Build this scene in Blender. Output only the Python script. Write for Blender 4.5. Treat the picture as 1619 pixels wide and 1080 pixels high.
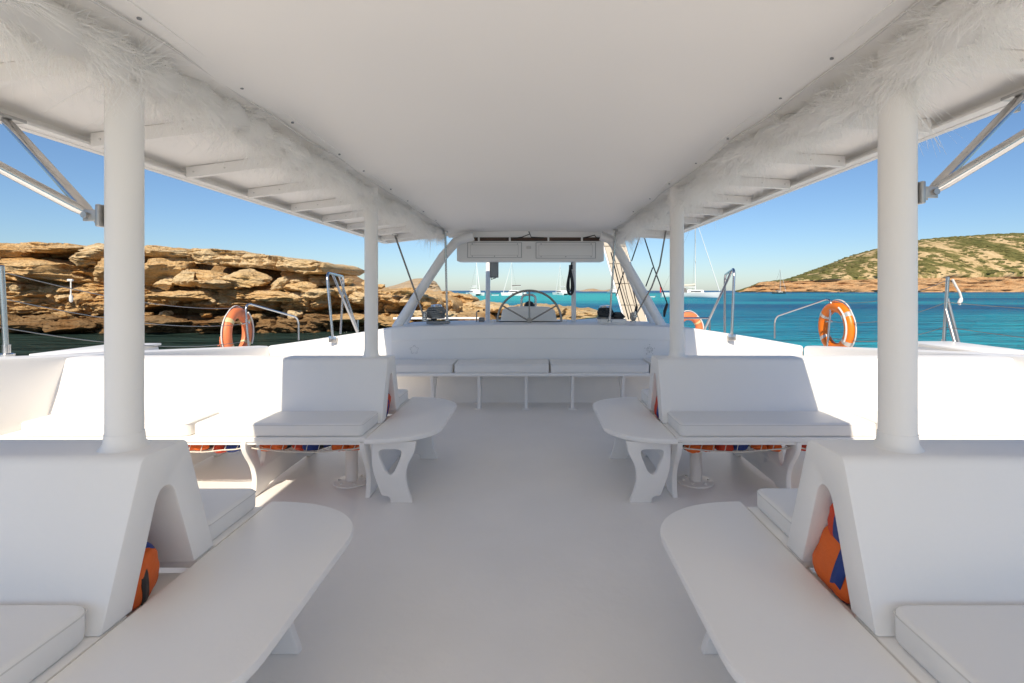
import bpy, bmesh, math, random
import numpy as np
from mathutils import Vector, Matrix, noise

R = math.radians
sc = bpy.context.scene
col = sc.collection
for o in list(bpy.data.objects): bpy.data.objects.remove(o)
random.seed(7); rng = np.random.default_rng(7)

# ------------------------------------------------------------------ camera, light, exposure
CAMZ, F, CX, CY = 1.37, 800.0, 843.5, 459.5
cam_d = bpy.data.cameras.new('camera'); cam = bpy.data.objects.new('camera', cam_d); col.objects.link(cam)
cam.location = (0, 0, CAMZ); cam.rotation_euler = (R(90), 0, 0)
cam_d.sensor_width = 36; cam_d.lens = 36 * F / 1619
cam_d.shift_x = (809.5 - CX) / 1619; cam_d.shift_y = (CY - 540) / 1619
cam_d.clip_start = 0.02; cam_d.clip_end = 100000
sc.camera = cam
SUN_EL, SUN_AZ = R(42), R(7)
wd = bpy.data.worlds.new('World'); sc.world = wd; wd.use_nodes = True
nt = wd.node_tree; nt.nodes.clear()
sky = nt.nodes.new('ShaderNodeTexSky'); sky.sky_type = 'NISHITA'; sky.sun_disc = False
sky.sun_elevation = SUN_EL; sky.sun_rotation = R(180) + SUN_AZ
sky.air_density = 1.0; sky.dust_density = 0.4; sky.ozone_density = 9.0
bg = nt.nodes.new('ShaderNodeBackground'); bg.inputs['Strength'].default_value = 0.10
wo = nt.nodes.new('ShaderNodeOutputWorld')
nt.links.new(sky.outputs[0], bg.inputs[0]); nt.links.new(bg.outputs[0], wo.inputs[0])
sl = bpy.data.lights.new('sun', 'SUN'); sl.energy = 4.2; sl.angle = R(0.53); sl.color = (1, 0.93, 0.82)
so = bpy.data.objects.new('sun', sl); col.objects.link(so)
so.rotation_euler = Vector((math.sin(SUN_AZ)*math.cos(SUN_EL), math.cos(SUN_AZ)*math.cos(SUN_EL), -math.sin(SUN_EL))).to_track_quat('-Z', 'Y').to_euler()
sc.view_settings.view_transform = 'Standard'; sc.view_settings.look = 'None'
sc.view_settings.gamma = 1; sc.view_settings.use_curve_mapping = False
sc.view_settings.exposure = 0.42
sc.view_settings.use_white_balance = True; sc.view_settings.white_balance_temperature = 7050; sc.view_settings.white_balance_tint = 10  # camera set for open shade
cy = sc.cycles
cy.max_bounces = 12; cy.diffuse_bounces = 7; cy.glossy_bounces = 4; cy.transmission_bounces = 6; cy.transparent_max_bounces = 8
cy.use_adaptive_sampling = True; cy.adaptive_threshold = .015; cy.use_denoising = True; cy.sample_clamp_indirect = 8; cy.caustics_reflective = False; cy.caustics_refractive = False

# ------------------------------------------------------------------ helpers
def P(u, v, Y):
    """a point at forward distance Y that lies on the sight line of photo pixel (u, v)"""
    return Vector(((u - CX) * Y / F, Y, CAMZ - (v - CY) * Y / F))

def tag(o, label, cat=None, group=None, kind=None):
    if label: o['label'] = label
    if cat: o['category'] = cat
    if group: o['group'] = group
    if kind: o['kind'] = kind
    return o

def empty(name, loc=(0, 0, 0)):
    e = bpy.data.objects.new(name, None); e.empty_display_size = 0.1
    col.objects.link(e); e.location = loc
    return e

def attach(o, parent):
    col.objects.link(o)
    if parent is not None:
        o.parent = parent
        if parent.parent is None: o.matrix_parent_inverse = Matrix.Translation(-parent.location)
    return o

def mobj(name, V, Fs, mat, parent=None, smooth=False, angle=None):
    me = bpy.data.meshes.new(name)
    me.from_pydata([tuple(map(float, v)) for v in V], [], [tuple(map(int, f)) for f in Fs])
    if mat: me.materials.append(mat)
    if smooth:
        me.polygons.foreach_set('use_smooth', [True] * len(me.polygons))
    me.update()
    if smooth and angle is not None:
        me.set_sharp_from_angle(angle=R(angle))
    return attach(bpy.data.objects.new(name, me), parent)

def bobj(name, bm, mat, parent=None, smooth=True, angle=35):
    me = bpy.data.meshes.new(name); bm.to_mesh(me); bm.free()
    if mat: me.materials.append(mat)
    if smooth:
        me.polygons.foreach_set('use_smooth', [True] * len(me.polygons))
        if angle: me.set_sharp_from_angle(angle=R(angle))
    return attach(bpy.data.objects.new(name, me), parent)

def hexa(name, c8, mat, parent=None, bev=0.004, seg=2):
    """box from 8 corners: bottom 4 (ccw) then top 4"""
    bm = bmesh.new(); vs = [bm.verts.new(c) for c in c8]
    for f in ((3, 2, 1, 0), (4, 5, 6, 7), (0, 1, 5, 4), (1, 2, 6, 5), (2, 3, 7, 6), (3, 0, 4, 7)):
        bm.faces.new([vs[i] for i in f])
    bmesh.ops.recalc_face_normals(bm, faces=bm.faces)
    if bev: bmesh.ops.bevel(bm, geom=bm.edges[:], offset=bev, segments=seg, affect='EDGES', profile=0.5)
    return bobj(name, bm, mat, parent)

def box(name, x0, x1, y0, y1, z0, z1, mat, parent=None, bev=0.004, seg=2):
    return hexa(name, [(x0, y0, z0), (x1, y0, z0), (x1, y1, z0), (x0, y1, z0), (x0, y0, z1), (x1, y0, z1), (x1, y1, z1), (x0, y1, z1)], mat, parent, bev, seg)

def tube_data(pts, r, n=10, closed=False, cap=True):
    pts = [Vector(p) for p in pts]; N = len(pts)
    rr = r if hasattr(r, '__len__') else [r] * N
    V, Fs = [], []
    up = None
    for i, p in enumerate(pts):
        if closed: t = pts[(i+1) % N] - pts[i-1]
        else: t = pts[min(i+1, N-1)] - pts[max(i-1, 0)]
        t.normalize()
        if up is None:
            up = t.orthogonal().normalized()
        else:
            up = (up - t * up.dot(t))
            up = up.normalized() if up.length > 1e-6 else t.orthogonal().normalized()
        b = t.cross(up)
        for k in range(n):
            a = 2 * math.pi * k / n
            V.append(p + (up * math.cos(a) + b * math.sin(a)) * rr[i])
    M = N if closed else N - 1
    for i in range(M):
        j = (i + 1) % N
        for k in range(n):
            l = (k + 1) % n
            Fs.append((i*n+k, i*n+l, j*n+l, j*n+k))
    if cap and not closed:
        Fs.append(tuple(range(n))[::-1]); Fs.append(tuple((N-1)*n + k for k in range(n)))
    return V, Fs

def tube(name, pts, r, mat, parent=None, n=10, closed=False):
    V, Fs = tube_data(pts, r, n, closed)
    return mobj(name, V, Fs, mat, parent, True, 50)

def lathe(name, prof, axis_pt, mat, parent=None, n=20, M=None):
    """prof: (r, z) list, turned round a vertical axis"""
    V, Fs = [], []
    for (r, z) in prof:
        for k in range(n):
            a = 2*math.pi*k/n
            V.append(Vector((r*math.cos(a), r*math.sin(a), z)))
    for i in range(len(prof)-1):
        for k in range(n):
            l = (k+1) % n
            Fs.append((i*n+k, i*n+l, (i+1)*n+l, (i+1)*n+k))
    Fs.append(tuple(range(n))[::-1]); Fs.append(tuple((len(prof)-1)*n+k for k in range(n)))
    M = M or Matrix.Identity(3)
    V = [M @ v + Vector(axis_pt) for v in V]
    return mobj(name, V, Fs, mat, parent, True, 40)

def chaikin(p, it=2, closed=True):
    for _ in range(it):
        q = []; n = len(p)
        for i in range(n if closed else n-1):
            a, b = p[i], p[(i+1) % n]
            q.append((a[0]*.75+b[0]*.25, a[1]*.75+b[1]*.25)); q.append((a[0]*.25+b[0]*.75, a[1]*.25+b[1]*.75))
        p = q
    return p

def round_poly(p, r, seg=4):
    """round every corner of a closed polygon; r one value or one per corner"""
    out = []; n = len(p)
    for i in range(n):
        a, b, c = Vector(p[i-1]), Vector(p[i]), Vector(p[(i+1) % n])
        ri = r[i] if hasattr(r, '__len__') else r
        if ri <= 0: out.append(tuple(b)); continue
        d1, d2 = (a-b), (c-b)
        q1 = b + d1.normalized()*min(ri, d1.length*.48); q2 = b + d2.normalized()*min(ri, d2.length*.48)
        for k in range(seg+1):
            t = k/seg
            out.append(tuple(q1*(1-t)**2 + b*2*t*(1-t) + q2*t*t))
    return out

def plate(name, outlines, thick, fn, mat, parent=None, bev=0.004):
    """flat plate with holes; outlines 2-D; fn maps (a, b, c) with c across the thickness to a world point"""
    cu = bpy.data.curves.new('c', 'CURVE'); cu.dimensions = '2D'; cu.fill_mode = 'BOTH'
    for ol in outlines:
        s = cu.splines.new('POLY'); s.points.add(len(ol)-1); s.use_cyclic_u = True
        for i, (a, b) in enumerate(ol): s.points[i].co = (a, b, 0, 1)
    cu.extrude = thick/2 - bev; cu.bevel_depth = bev; cu.bevel_resolution = 1; cu.offset = -bev
    ob = bpy.data.objects.new('c', cu)
    me = bpy.data.meshes.new_from_object(ob)
    bpy.data.objects.remove(ob); bpy.data.curves.remove(cu)
    me.name = name
    for v in me.vertices: v.co = fn(*v.co)
    bm = bmesh.new(); bm.from_mesh(me); bmesh.ops.remove_doubles(bm, verts=bm.verts, dist=1e-5)
    bmesh.ops.recalc_face_normals(bm, faces=bm.faces); bpy.data.meshes.remove(me)
    return bobj(name, bm, mat, parent, True, 40)

# ------------------------------------------------------------------ materials
def nmat(name):
    m = bpy.data.materials.new(name); m.use_nodes = True
    n = m.node_tree.nodes; l = m.node_tree.links
    return m, n, l, n['Principled BSDF']

def simple(name, c, rough=.5, metal=0, spec=.5, bump=0, bscale=40, var=0, vscale=3, coat=0, sss=0):
    m, n, l, b = nmat(name)
    b.inputs['Base Color'].default_value = (*c, 1); b.inputs['Roughness'].default_value = rough
    b.inputs['Metallic'].default_value = metal; b.inputs['Specular IOR Level'].default_value = spec
    b.inputs['Coat Weight'].default_value = coat
    tc = n.new('ShaderNodeTexCoord')
    if var:
        t = n.new('ShaderNodeTexNoise'); t.inputs['Scale'].default_value = vscale; t.inputs['Detail'].default_value = 6
        l.new(tc.outputs['Object'], t.inputs['Vector'])
        mx = n.new('ShaderNodeMix'); mx.data_type = 'RGBA'
        mx.inputs[6].default_value = (*[x*(1-var) for x in c], 1); mx.inputs[7].default_value = (*[min(1, x*(1+var*.6)) for x in c], 1)
        l.new(t.outputs['Fac'], mx.inputs[0]); l.new(mx.outputs[2], b.inputs['Base Color'])
        mr = n.new('ShaderNodeMapRange'); mr.inputs[3].default_value = rough*.85; mr.inputs[4].default_value = min(1, rough*1.2)
        l.new(t.outputs['Fac'], mr.inputs[0]); l.new(mr.outputs[0], b.inputs['Roughness'])
    if bump:
        t = n.new('ShaderNodeTexNoise'); t.inputs['Scale'].default_value = bscale; t.inputs['Detail'].default_value = 5
        l.new(tc.outputs['Object'], t.inputs['Vector'])
        bp = n.new('ShaderNodeBump'); bp.inputs['Strength'].default_value = bump; bp.inputs['Distance'].default_value = .01
        l.new(t.outputs['Fac'], bp.inputs['Height']); l.new(bp.outputs[0], b.inputs['Normal'])
    return m

WHITE = simple('white_paint', (.885, .86, .825), .42, bump=.06, bscale=60, var=.03, vscale=2.5)
WHITE2 = simple('white_gelcoat', (.885, .865, .835), .3, bump=.03, bscale=30, var=.03, vscale=2)
CEIL = simple('ceiling_lining', (.885, .86, .825), .75, bump=.05, bscale=9, var=.02, vscale=1.2)
FLOOR = simple('deck_paint', (.885, .855, .815), .40, bump=.22, bscale=16, var=.07, vscale=2.2)
VINYL = simple('cushion_vinyl', (.85, .83, .795), .5, bump=.10, bscale=14, var=.04, vscale=4)
PIPE = simple('cushion_piping', (.66, .64, .61), .5)
STEEL = simple('stainless_steel', (.62, .61, .6), .22, 1.0, bump=.03, bscale=90, var=.1, vscale=20)
STEELD = simple('dull_steel_rod', (.30, .28, .26), .4, .9)
GALV = simple('galvanised_steel', (.50, .49, .48), .4, .9, var=.3, vscale=25)
BLACK = simple('black_plastic', (.02, .02, .022), .5)
ROPE = simple('dark_rope', (.05, .055, .06), .9, bump=.6, bscale=200)
ROPEG = simple('grey_rope', (.30, .30, .29), .9, bump=.6, bscale=200)
CORDW = simple('white_cord', (.72, .70, .66), .85, bump=.4, bscale=200)
GREYBOX = simple('grey_plastic', (.22, .23, .24), .5)
GAPSHADE = simple('brown_gap_shade', (.10, .055, .035), .6, bump=.2, bscale=40, var=.4, vscale=12)  # dark brown that paints the shade in the gap above the cabinet
CREAM = simple('cream_canvas', (.50, .44, .35), .75, bump=.2, bscale=50, var=.1, vscale=6)
ORANGE = simple('orange_nylon', (.80, .135, .012), .62, bump=.5, bscale=30, var=.15, vscale=8)
RED = simple('red_orange_nylon', (.62, .05, .012), .62, bump=.5, bscale=30, var=.15, vscale=8)
BLUE = simple('blue_nylon', (.015, .045, .22), .6, bump=.4, bscale=30, var=.15, vscale=8)
RINGO = simple('orange_ring_vinyl', (.88, .20, .01), .38, bump=.15, bscale=20, var=.08, vscale=6)
RINGP = simple('faded_orange_ring_vinyl', (.78, .21, .08), .5, bump=.15, bscale=20, var=.1, vscale=6)
REFL = simple('silver_reflective_tape', (.62, .60, .55), .3, .5)
TAPEY = simple('yellowed_tape', (.68, .55, .28), .5)
NETW = simple('net_cord', (.66, .60, .52), .85)
BOATW = simple('boat_white', (.82, .82, .80), .25)
BOATD = simple('boat_dark_window', (.02, .025, .03), .1)
BOATG = simple('boat_grey_cover', (.16, .15, .14), .8)
BOATS = simple('boat_sail_cover', (.62, .58, .48), .8)
BOATN = simple('boat_dark_hull', (.05, .07, .08), .3)
REDF = simple('red_flag', (.6, .03, .03), .7)

def feather_mat():
    m, n, l, b = nmat('white_feather')
    b.inputs['Base Color'].default_value = (.94, .93, .91, 1); b.inputs['Roughness'].default_value = .9
    b.inputs['Specular IOR Level'].default_value = .1
    tr = n.new('ShaderNodeBsdfTranslucent'); tr.inputs['Color'].default_value = (.95, .94, .92, 1)
    mx = n.new('ShaderNodeMixShader'); mx.inputs[0].default_value = .45
    l.new(b.outputs[0], mx.inputs[1]); l.new(tr.outputs[0], mx.inputs[2]); l.new(mx.outputs[0], n['Material Output'].inputs[0])
    return m
FEATHER = feather_mat()

def ramp(n, stops, interp='LINEAR'):
    r = n.new('ShaderNodeValToRGB'); e = r.color_ramp.elements; r.color_ramp.interpolation = interp
    while len(e) > 1: e.remove(e[-1])
    e[0].position = stops[0][0]; e[0].color = (*stops[0][1], 1)
    for p, c in stops[1:]:
        k = e.new(p); k.color = (*c, 1)
    return r

def nz(n, l, vec, scale, detail=6, rough=.55, dist=0, typ=None):
    t = n.new('ShaderNodeTexNoise'); t.inputs['Scale'].default_value = scale; t.inputs['Detail'].default_value = detail
    t.inputs['Roughness'].default_value = rough; t.inputs['Distortion'].default_value = dist
    l.new(vec, t.inputs['Vector']); return t.outputs['Fac']

def mapping(n, l, vec, s, loc=(0, 0, 0)):
    m = n.new('ShaderNodeMapping'); m.inputs['Scale'].default_value = s; m.inputs['Location'].default_value = loc
    l.new(vec, m.inputs['Vector']); return m.outputs[0]

def math_(n, l, op, a, b=None, c=None, clamp=False):
    m = n.new('ShaderNodeMath'); m.operation = op; m.use_clamp = clamp
    for i, x in enumerate((a, b, c)):
        if x is None: continue
        if isinstance(x, (int, float)): m.inputs[i].default_value = x
        else: l.new(x, m.inputs[i])
    return m.outputs[0]

def mixc(n, l, f, a, b, mode='MIX'):
    m = n.new('ShaderNodeMix'); m.data_type = 'RGBA'; m.blend_type = mode
    for i, x in ((0, f), (6, a), (7, b)):
        if isinstance(x, (int, float)): m.inputs[i].default_value = x
        elif isinstance(x, tuple): m.inputs[i].default_value = (*x, 1)
        else: l.new(x, m.inputs[i])
    return m.outputs[2]

def rock_mat(name, k=1.0, pale=(.76, .53, .28), ochre=(.68, .34, .09), dark=(.22, .12, .06), grey=(.46, .33, .20), wet=True, sea_z=-1.5, wet_h=1.6):
    m, n, l, b = nmat(name)
    tc = n.new('ShaderNodeTexCoord'); v = tc.outputs['Object']
    big = nz(n, l, mapping(n, l, v, (.25*k, .25*k, .9*k)), 1.0, 5, .6)
    strat = nz(n, l, mapping(n, l, v, (.5*k, .5*k, 5*k)), 1.0, 6, .65, .6)
    fine = nz(n, l, v, 4*k, 9, .75)
    pits = n.new('ShaderNodeTexVoronoi'); pits.inputs['Scale'].default_value = 4.5*k; l.new(v, pits.inputs['Vector'])
    c1 = ramp(n, [(.30, ochre), (.47, pale), (.62, tuple(x*1.12 for x in pale)), (.78, grey)]); l.new(big, c1.inputs[0])
    c2 = ramp(n, [(.34, dark), (.47, ochre), (.55, pale), (.72, grey)]); l.new(strat, c2.inputs[0])
    c = mixc(n, l, .38, c1.outputs[0], c2.outputs[0])
    f2 = ramp(n, [(.30, (.50, .44, .38)), (.43, (.95, .94, .92)), (.7, (1.2, 1.2, 1.18))]); l.new(fine, f2.inputs[0])
    c = mixc(n, l, .85, c, f2.outputs[0], 'MULTIPLY')
    if wet:
        sp = n.new('ShaderNodeSeparateXYZ'); l.new(v, sp.inputs[0])
        hh = math_(n, l, 'ADD', sp.outputs[2], math_(n, l, 'MULTIPLY', math_(n, l, 'SUBTRACT', big, .5), 2.6))
        w = n.new('ShaderNodeMapRange'); w.inputs[1].default_value = sea_z + .1; w.inputs[2].default_value = sea_z + wet_h*1.5; w.inputs[3].default_value = .82; w.inputs[4].default_value = 0
        l.new(hh, w.inputs[0])
        c = mixc(n, l, w.outputs[0], c, mixc(n, l, .75, c, (.36, .31, .25), 'MULTIPLY'))
    l.new(c, b.inputs['Base Color']); b.inputs['Roughness'].default_value = .9; b.inputs['Specular IOR Level'].default_value = .2
    h = math_(n, l, 'ADD', math_(n, l, 'MULTIPLY', fine, 1.0), math_(n, l, 'ADD', math_(n, l, 'MULTIPLY', strat, 1.1), math_(n, l, 'MULTIPLY', pits.outputs['Distance'], .45)))
    bp = n.new('ShaderNodeBump'); bp.inputs['Strength'].default_value = 1; bp.inputs['Distance'].default_value = .26/k
    l.new(h, bp.inputs['Height']); l.new(bp.outputs[0], b.inputs['Normal'])
    return m
ROCK = rock_mat('ochre_limestone')
ROCKP = rock_mat('pale_limestone', pale=(.80, .61, .37), ochre=(.74, .46, .19), dark=(.42, .27, .14), grey=(.56, .44, .30), wet=False)
ROCKD = rock_mat('dark_shore_rock', pale=(.44, .29, .15), ochre=(.40, .18, .05), dark=(.10, .065, .04), grey=(.21, .175, .13), wet_h=2.2)
ROCKS = rock_mat('spit_limestone', pale=(.66, .50, .28), ochre=(.50, .22, .05), dark=(.20, .12, .06), grey=(.45, .37, .25), wet_h=.5)

def sea_mat():
    m, n, l, b = nmat('sea_water')
    tc = n.new('ShaderNodeTexCoord'); v = tc.outputs['Object']
    sp = n.new('ShaderNodeSeparateXYZ'); l.new(v, sp.inputs[0])
    patch = nz(n, l, mapping(n, l, v, (.010, .022, 1)), 1.0, 5, .55, .4)
    patch2 = nz(n, l, mapping(n, l, v, (.0016, .0048, 1), (3, 1, 0)), 1.0, 4, .5, .3)
    c1 = ramp(n, [(.36, (.004, .12, .25)), (.5, (.006, .22, .34)), (.64, (.012, .34, .42))]); l.new(patch, c1.inputs[0])
    # sandy shallows in the bay beyond the spit, deep water farther out
    yb = n.new('ShaderNodeMapRange'); yb.interpolation_type = 'SMOOTHSTEP'; yb.inputs[1].default_value = 110; yb.inputs[2].default_value = 170; l.new(sp.outputs[1], yb.inputs[0])
    ye = n.new('ShaderNodeMapRange'); ye.interpolation_type = 'SMOOTHSTEP'; ye.inputs[1].default_value = 420; ye.inputs[2].default_value = 900; ye.inputs[3].default_value = 1; ye.inputs[4].default_value = 0; l.new(sp.outputs[1], ye.inputs[0])
    xr = math_(n, l, 'DIVIDE', sp.outputs[0], math_(n, l, 'MAXIMUM', sp.outputs[1], 1.0))
    xb = n.new('ShaderNodeMapRange'); xb.interpolation_type = 'SMOOTHSTEP'; xb.inputs[1].default_value = .18; xb.inputs[2].default_value = .36; xb.inputs[3].default_value = 1; xb.inputs[4].default_value = 0; l.new(xr, xb.inputs[0])
    sh = math_(n, l, 'MULTIPLY', math_(n, l, 'MULTIPLY', yb.outputs[0], ye.outputs[0]), xb.outputs[0])
    c = mixc(n, l, sh, c1.outputs[0], (.025, .44, .46))
    deep = n.new('ShaderNodeMapRange'); deep.inputs[1].default_value = 500; deep.inputs[2].default_value = 1100; l.new(math_(n, l, 'ADD', sp.outputs[1], math_(n, l, 'MULTIPLY', patch2, 300)), deep.inputs[0])
    c = mixc(n, l, deep.outputs[0], c, (.010, .10, .24))
    # dark green reflection of the cliff, painted into the water colour close to it
    xs = n.new('ShaderNodeMapRange'); xs.inputs[1].default_value = -12; xs.inputs[2].default_value = 0; xs.inputs[3].default_value = 1; xs.inputs[4].default_value = 0; l.new(sp.outputs[0], xs.inputs[0])
    ys = n.new('ShaderNodeMapRange'); ys.inputs[1].default_value = 45; ys.inputs[2].default_value = 60; ys.inputs[3].default_value = 1; ys.inputs[4].default_value = 0; l.new(sp.outputs[1], ys.inputs[0])
    c = mixc(n, l, math_(n, l, 'MULTIPLY', xs.outputs[0], ys.outputs[0]), c, (.022, .042, .034))
    w1 = nz(n, l, mapping(n, l, v, (.55, 1.3, 1)), 1.0, 5, .6, .3)
    w2 = nz(n, l, mapping(n, l, v, (2.2, 4.0, 1)), 1.0, 4, .6, .2)
    w3 = nz(n, l, mapping(n, l, v, (.07, .2, 1)), 1.0, 4, .55, .2)
    w4 = nz(n, l, mapping(n, l, v, (.16, .42, 1)), 1.0, 3, .6, .5)
    w3 = math_(n, l, 'ADD', w3, math_(n, l, 'MULTIPLY', w4, .75))
    h = math_(n, l, 'ADD', math_(n, l, 'ADD', math_(n, l, 'MULTIPLY', w1, .75), math_(n, l, 'MULTIPLY', w2, .16)), math_(n, l, 'MULTIPLY', w3, 2.6))
    bp = n.new('ShaderNodeBump'); bp.inputs['Strength'].default_value = 1; bp.inputs['Distance'].default_value = 1.0
    l.new(h, bp.inputs['Height'])
    body = n.new('ShaderNodeBsdfDiffuse'); l.new(c, body.inputs['Color']); l.new(bp.outputs[0], body.inputs['Normal'])
    gl = n.new('ShaderNodeBsdfGlossy'); gl.inputs['Roughness'].default_value = .1; l.new(bp.outputs[0], gl.inputs['Normal'])
    fr = n.new('ShaderNodeFresnel'); fr.inputs['IOR'].default_value = 1.33; l.new(bp.outputs[0], fr.inputs['Normal'])
    mx = n.new('ShaderNodeMixShader'); l.new(math_(n, l, 'MULTIPLY', fr.outputs[0], .62), mx.inputs[0])
    l.new(body.outputs[0], mx.inputs[1]); l.new(gl.outputs[0], mx.inputs[2]); l.new(mx.outputs[0], n['Material Output'].inputs[0])
    n.remove(b)
    return m
SEA = sea_mat()

def hill_mat():
    m, n, l, b = nmat('scrub_hillside')
    tc = n.new('ShaderNodeTexCoord'); v = tc.outputs['Object']
    a = nz(n, l, mapping(n, l, v, (.03, .012, .03)), 1.0, 7, .62, .4)
    fine = nz(n, l, mapping(n, l, v, (.25, .15, .25)), 1.0, 5, .6)
    c = ramp(n, [(.36, (.10, .105, .035)), (.48, (.19, .165, .06)), (.53, (.50, .36, .19)), (.68, (.60, .45, .26))]); l.new(a, c.inputs[0])
    f2 = ramp(n, [(.3, (.7, .7, .7)), (.7, (1.15, 1.15, 1.15))]); l.new(fine, f2.inputs[0])
    cc = mixc(n, l, .8, c.outputs[0], f2.outputs[0], 'MULTIPLY')
    l.new(cc, b.inputs['Base Color']); b.inputs['Roughness'].default_value = .95; b.inputs['Specular IOR Level'].default_value = .1
    return m
HILL = hill_mat()
HCLIFF = rock_mat('distant_cliff_rock', k=.10, pale=(.58, .36, .19), ochre=(.48, .22, .08), dark=(.16, .09, .05), grey=(.40, .30, .2), wet=False)
HROCK = rock_mat('distant_island_rock', k=.06, pale=(.52, .40, .27), ochre=(.42, .28, .15), dark=(.24, .19, .13), grey=(.34, .30, .22), wet=False)
SCRUB = simple('maquis_scrub', (.13, .125, .045), .95, spec=.1, var=.5, vscale=.05)

# ================================================================== SETTING: sea
SEAZ = -1.5
xs = [-30000, -3000, -300, 0, 300, 3000, 30000]; ys = [-3000, -300, -20, 60, 300, 3000, 60000]
V = [(x, y, SEAZ) for y in ys for x in xs]
Fs = [(j*7+i, j*7+i+1, (j+1)*7+i+1, (j+1)*7+i) for j in range(6) for i in range(6)]
tag(mobj('sea', V, Fs, SEA), 'calm blue and turquoise sea around the boat', kind='structure')

# ------------------------------------------------------------------ rocks
def fbm(p, o=5, H=.8): return noise.fractal(Vector(p), H, 2.1, o)

def ledge(name, parent, top, bot, Yn, mat, seed, depth=8, amp=.55, res=.10, nf=26, rnd=.7, strata=.22, ncrack=10, lean=0.0, endtaper=.5):
    """one rock stratum: top / bot edges as photo-pixel knots seen at distance Yn; a thick slab with a worn front"""
    ut, vt = zip(*top); ub, vb = zip(*bot)
    u0, u1 = min(ut[0], ub[0]), max(ut[-1], ub[-1])
    L = (u1-u0)*Yn/F; N = int(L/res)
    us = np.linspace(u0, u1, N)
    X = (us-CX)*Yn/F
    zt = CAMZ-(np.interp(us, ut, vt)-CY)*Yn/F; zb = CAMZ-(np.interp(us, ub, vb)-CY)*Yn/F
    rs = random.Random(seed)
    cr = [(rs.uniform(X[0], X[-1]), rs.uniform(.05, .16), rs.uniform(.3, 1.1), rs.uniform(-.4, .4)) for _ in range(ncrack)]
    V = []; nb = 5
    so = seed*13.7
    for i in range(N):
        x = X[i]; e = abs(2*i/(N-1)-1); tp = 1-max(0, (e-(1-endtaper*.2))/(endtaper*.2))**3*.9
        a, b_ = zt[i]+.12*fbm((x*.9, so, 1)), zb[i]+.12*fbm((x*.9, so, 5))
        zm, hz = (a+b_)/2, max(.05, (a-b_)/2*tp)
        yo = Yn + amp*1.6*fbm((x*.22, so, 9), 4) + (1-tp)*1.5
        prof = []
        for k in range(nb): prof.append((yo + depth*(1-k/nb)**1.5 + rnd*hz, zm+hz, 0.25))
        for k in range(nf):
            t = 1-2*k/(nf-1)
            prof.append((yo + rnd*hz*abs(t)**3.5 + lean*t, zm+hz*t, 1))
        for k in range(nb): prof.append((yo + depth*((k+1)/nb)**1.5 + rnd*hz, zm-hz, .25))
        for (y, z, w) in prof:
            d = 0
            q = (x*.55+so, y*.55, z*1.3)
            d = amp*fbm(q, 7, .6)*(.5+.5*w)
            d -= amp*.9*max(0, .16-abs(noise.noise(Vector((x*.9+so, y*.5, z*1.6)))))*4*w
            d += strata*1.3*(noise.noise(Vector((x*.25+so, y*.2, z*4.2)))+.6*noise.noise(Vector((x*.6, so, z*9.5))))*w
            for (cx, cw, cd, ct) in cr:
                dd = abs(x+ct*(z-zm)-cx)
                if dd < cw*3: d -= cd*math.exp(-(dd/cw)**2)*w
            V.append((x+.12*noise.noise(Vector((x*1.5, y, z*2+so)))*w, y-d, z+.10*fbm((x*1.1, y*1.1+so, z), 5)*(1 if w > .5 else 1.3)))
    m = nf+2*nb
    Fs = [(i*m+k, (i+1)*m+k, (i+1)*m+k+1, i*m+k+1) for i in range(N-1) for k in range(m-1)]
    Fs += [(i*m+m-1, (i+1)*m+m-1, (i+1)*m, i*m) for i in range(N-1)]
    Fs += [tuple(range(m)), tuple((N-1)*m+k for k in range(m))[::-1]]
    return mobj(name, V, Fs, mat, parent, True, 55)

_ico = None
def boulder(name, parent, c, s, mat, seed, p=4.5, amp=.17, rot=0, sub=4, strat=.09):
    bm = bmesh.new(); bmesh.ops.create_icosphere(bm, subdivisions=sub, radius=1)
    rs = random.Random(seed); so = seed*7.31
    cuts = []
    for _ in range(9):
        nrm = Vector((rs.uniform(-1, 1), rs.uniform(-1, .3), rs.uniform(-.8, 1))).normalized(); cuts.append((nrm, rs.uniform(.58, .9)))
    M = Matrix.Rotation(rot, 3, 'Y') @ Matrix.Rotation(rs.uniform(-.3, .3), 3, 'Z')
    for v in bm.verts:
        q = v.co.copy(); nn = (abs(q.x)**p+abs(q.y)**p+abs(q.z)**p)**(1/p); q /= nn
        for nrm, d in cuts:
            t = q.dot(nrm)-d
            if t > 0: q -= nrm*t*.97
        q *= 1+amp*fbm(q*1.6+Vector((so, 0, 0)), 6, .55)+strat*noise.noise(Vector((q.x*1.2, so, q.z*6)))-.10*max(0, .25-abs(noise.noise(q*1.7+Vector((0, so, 0)))))*3*(strat > 0)
        w = Vector((q.x*s[0], q.y*s[1], q.z*s[2]))
        v.co = M @ w + Vector(c)
    return bobj(name, bm, mat, parent, True, 50)

cliff = empty('rock_cliff', P(300, 527, 36)); tag(cliff, 'layered orange limestone cliff rising from dark water beside the boat', kind='structure')
Yc = 34.5
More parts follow.
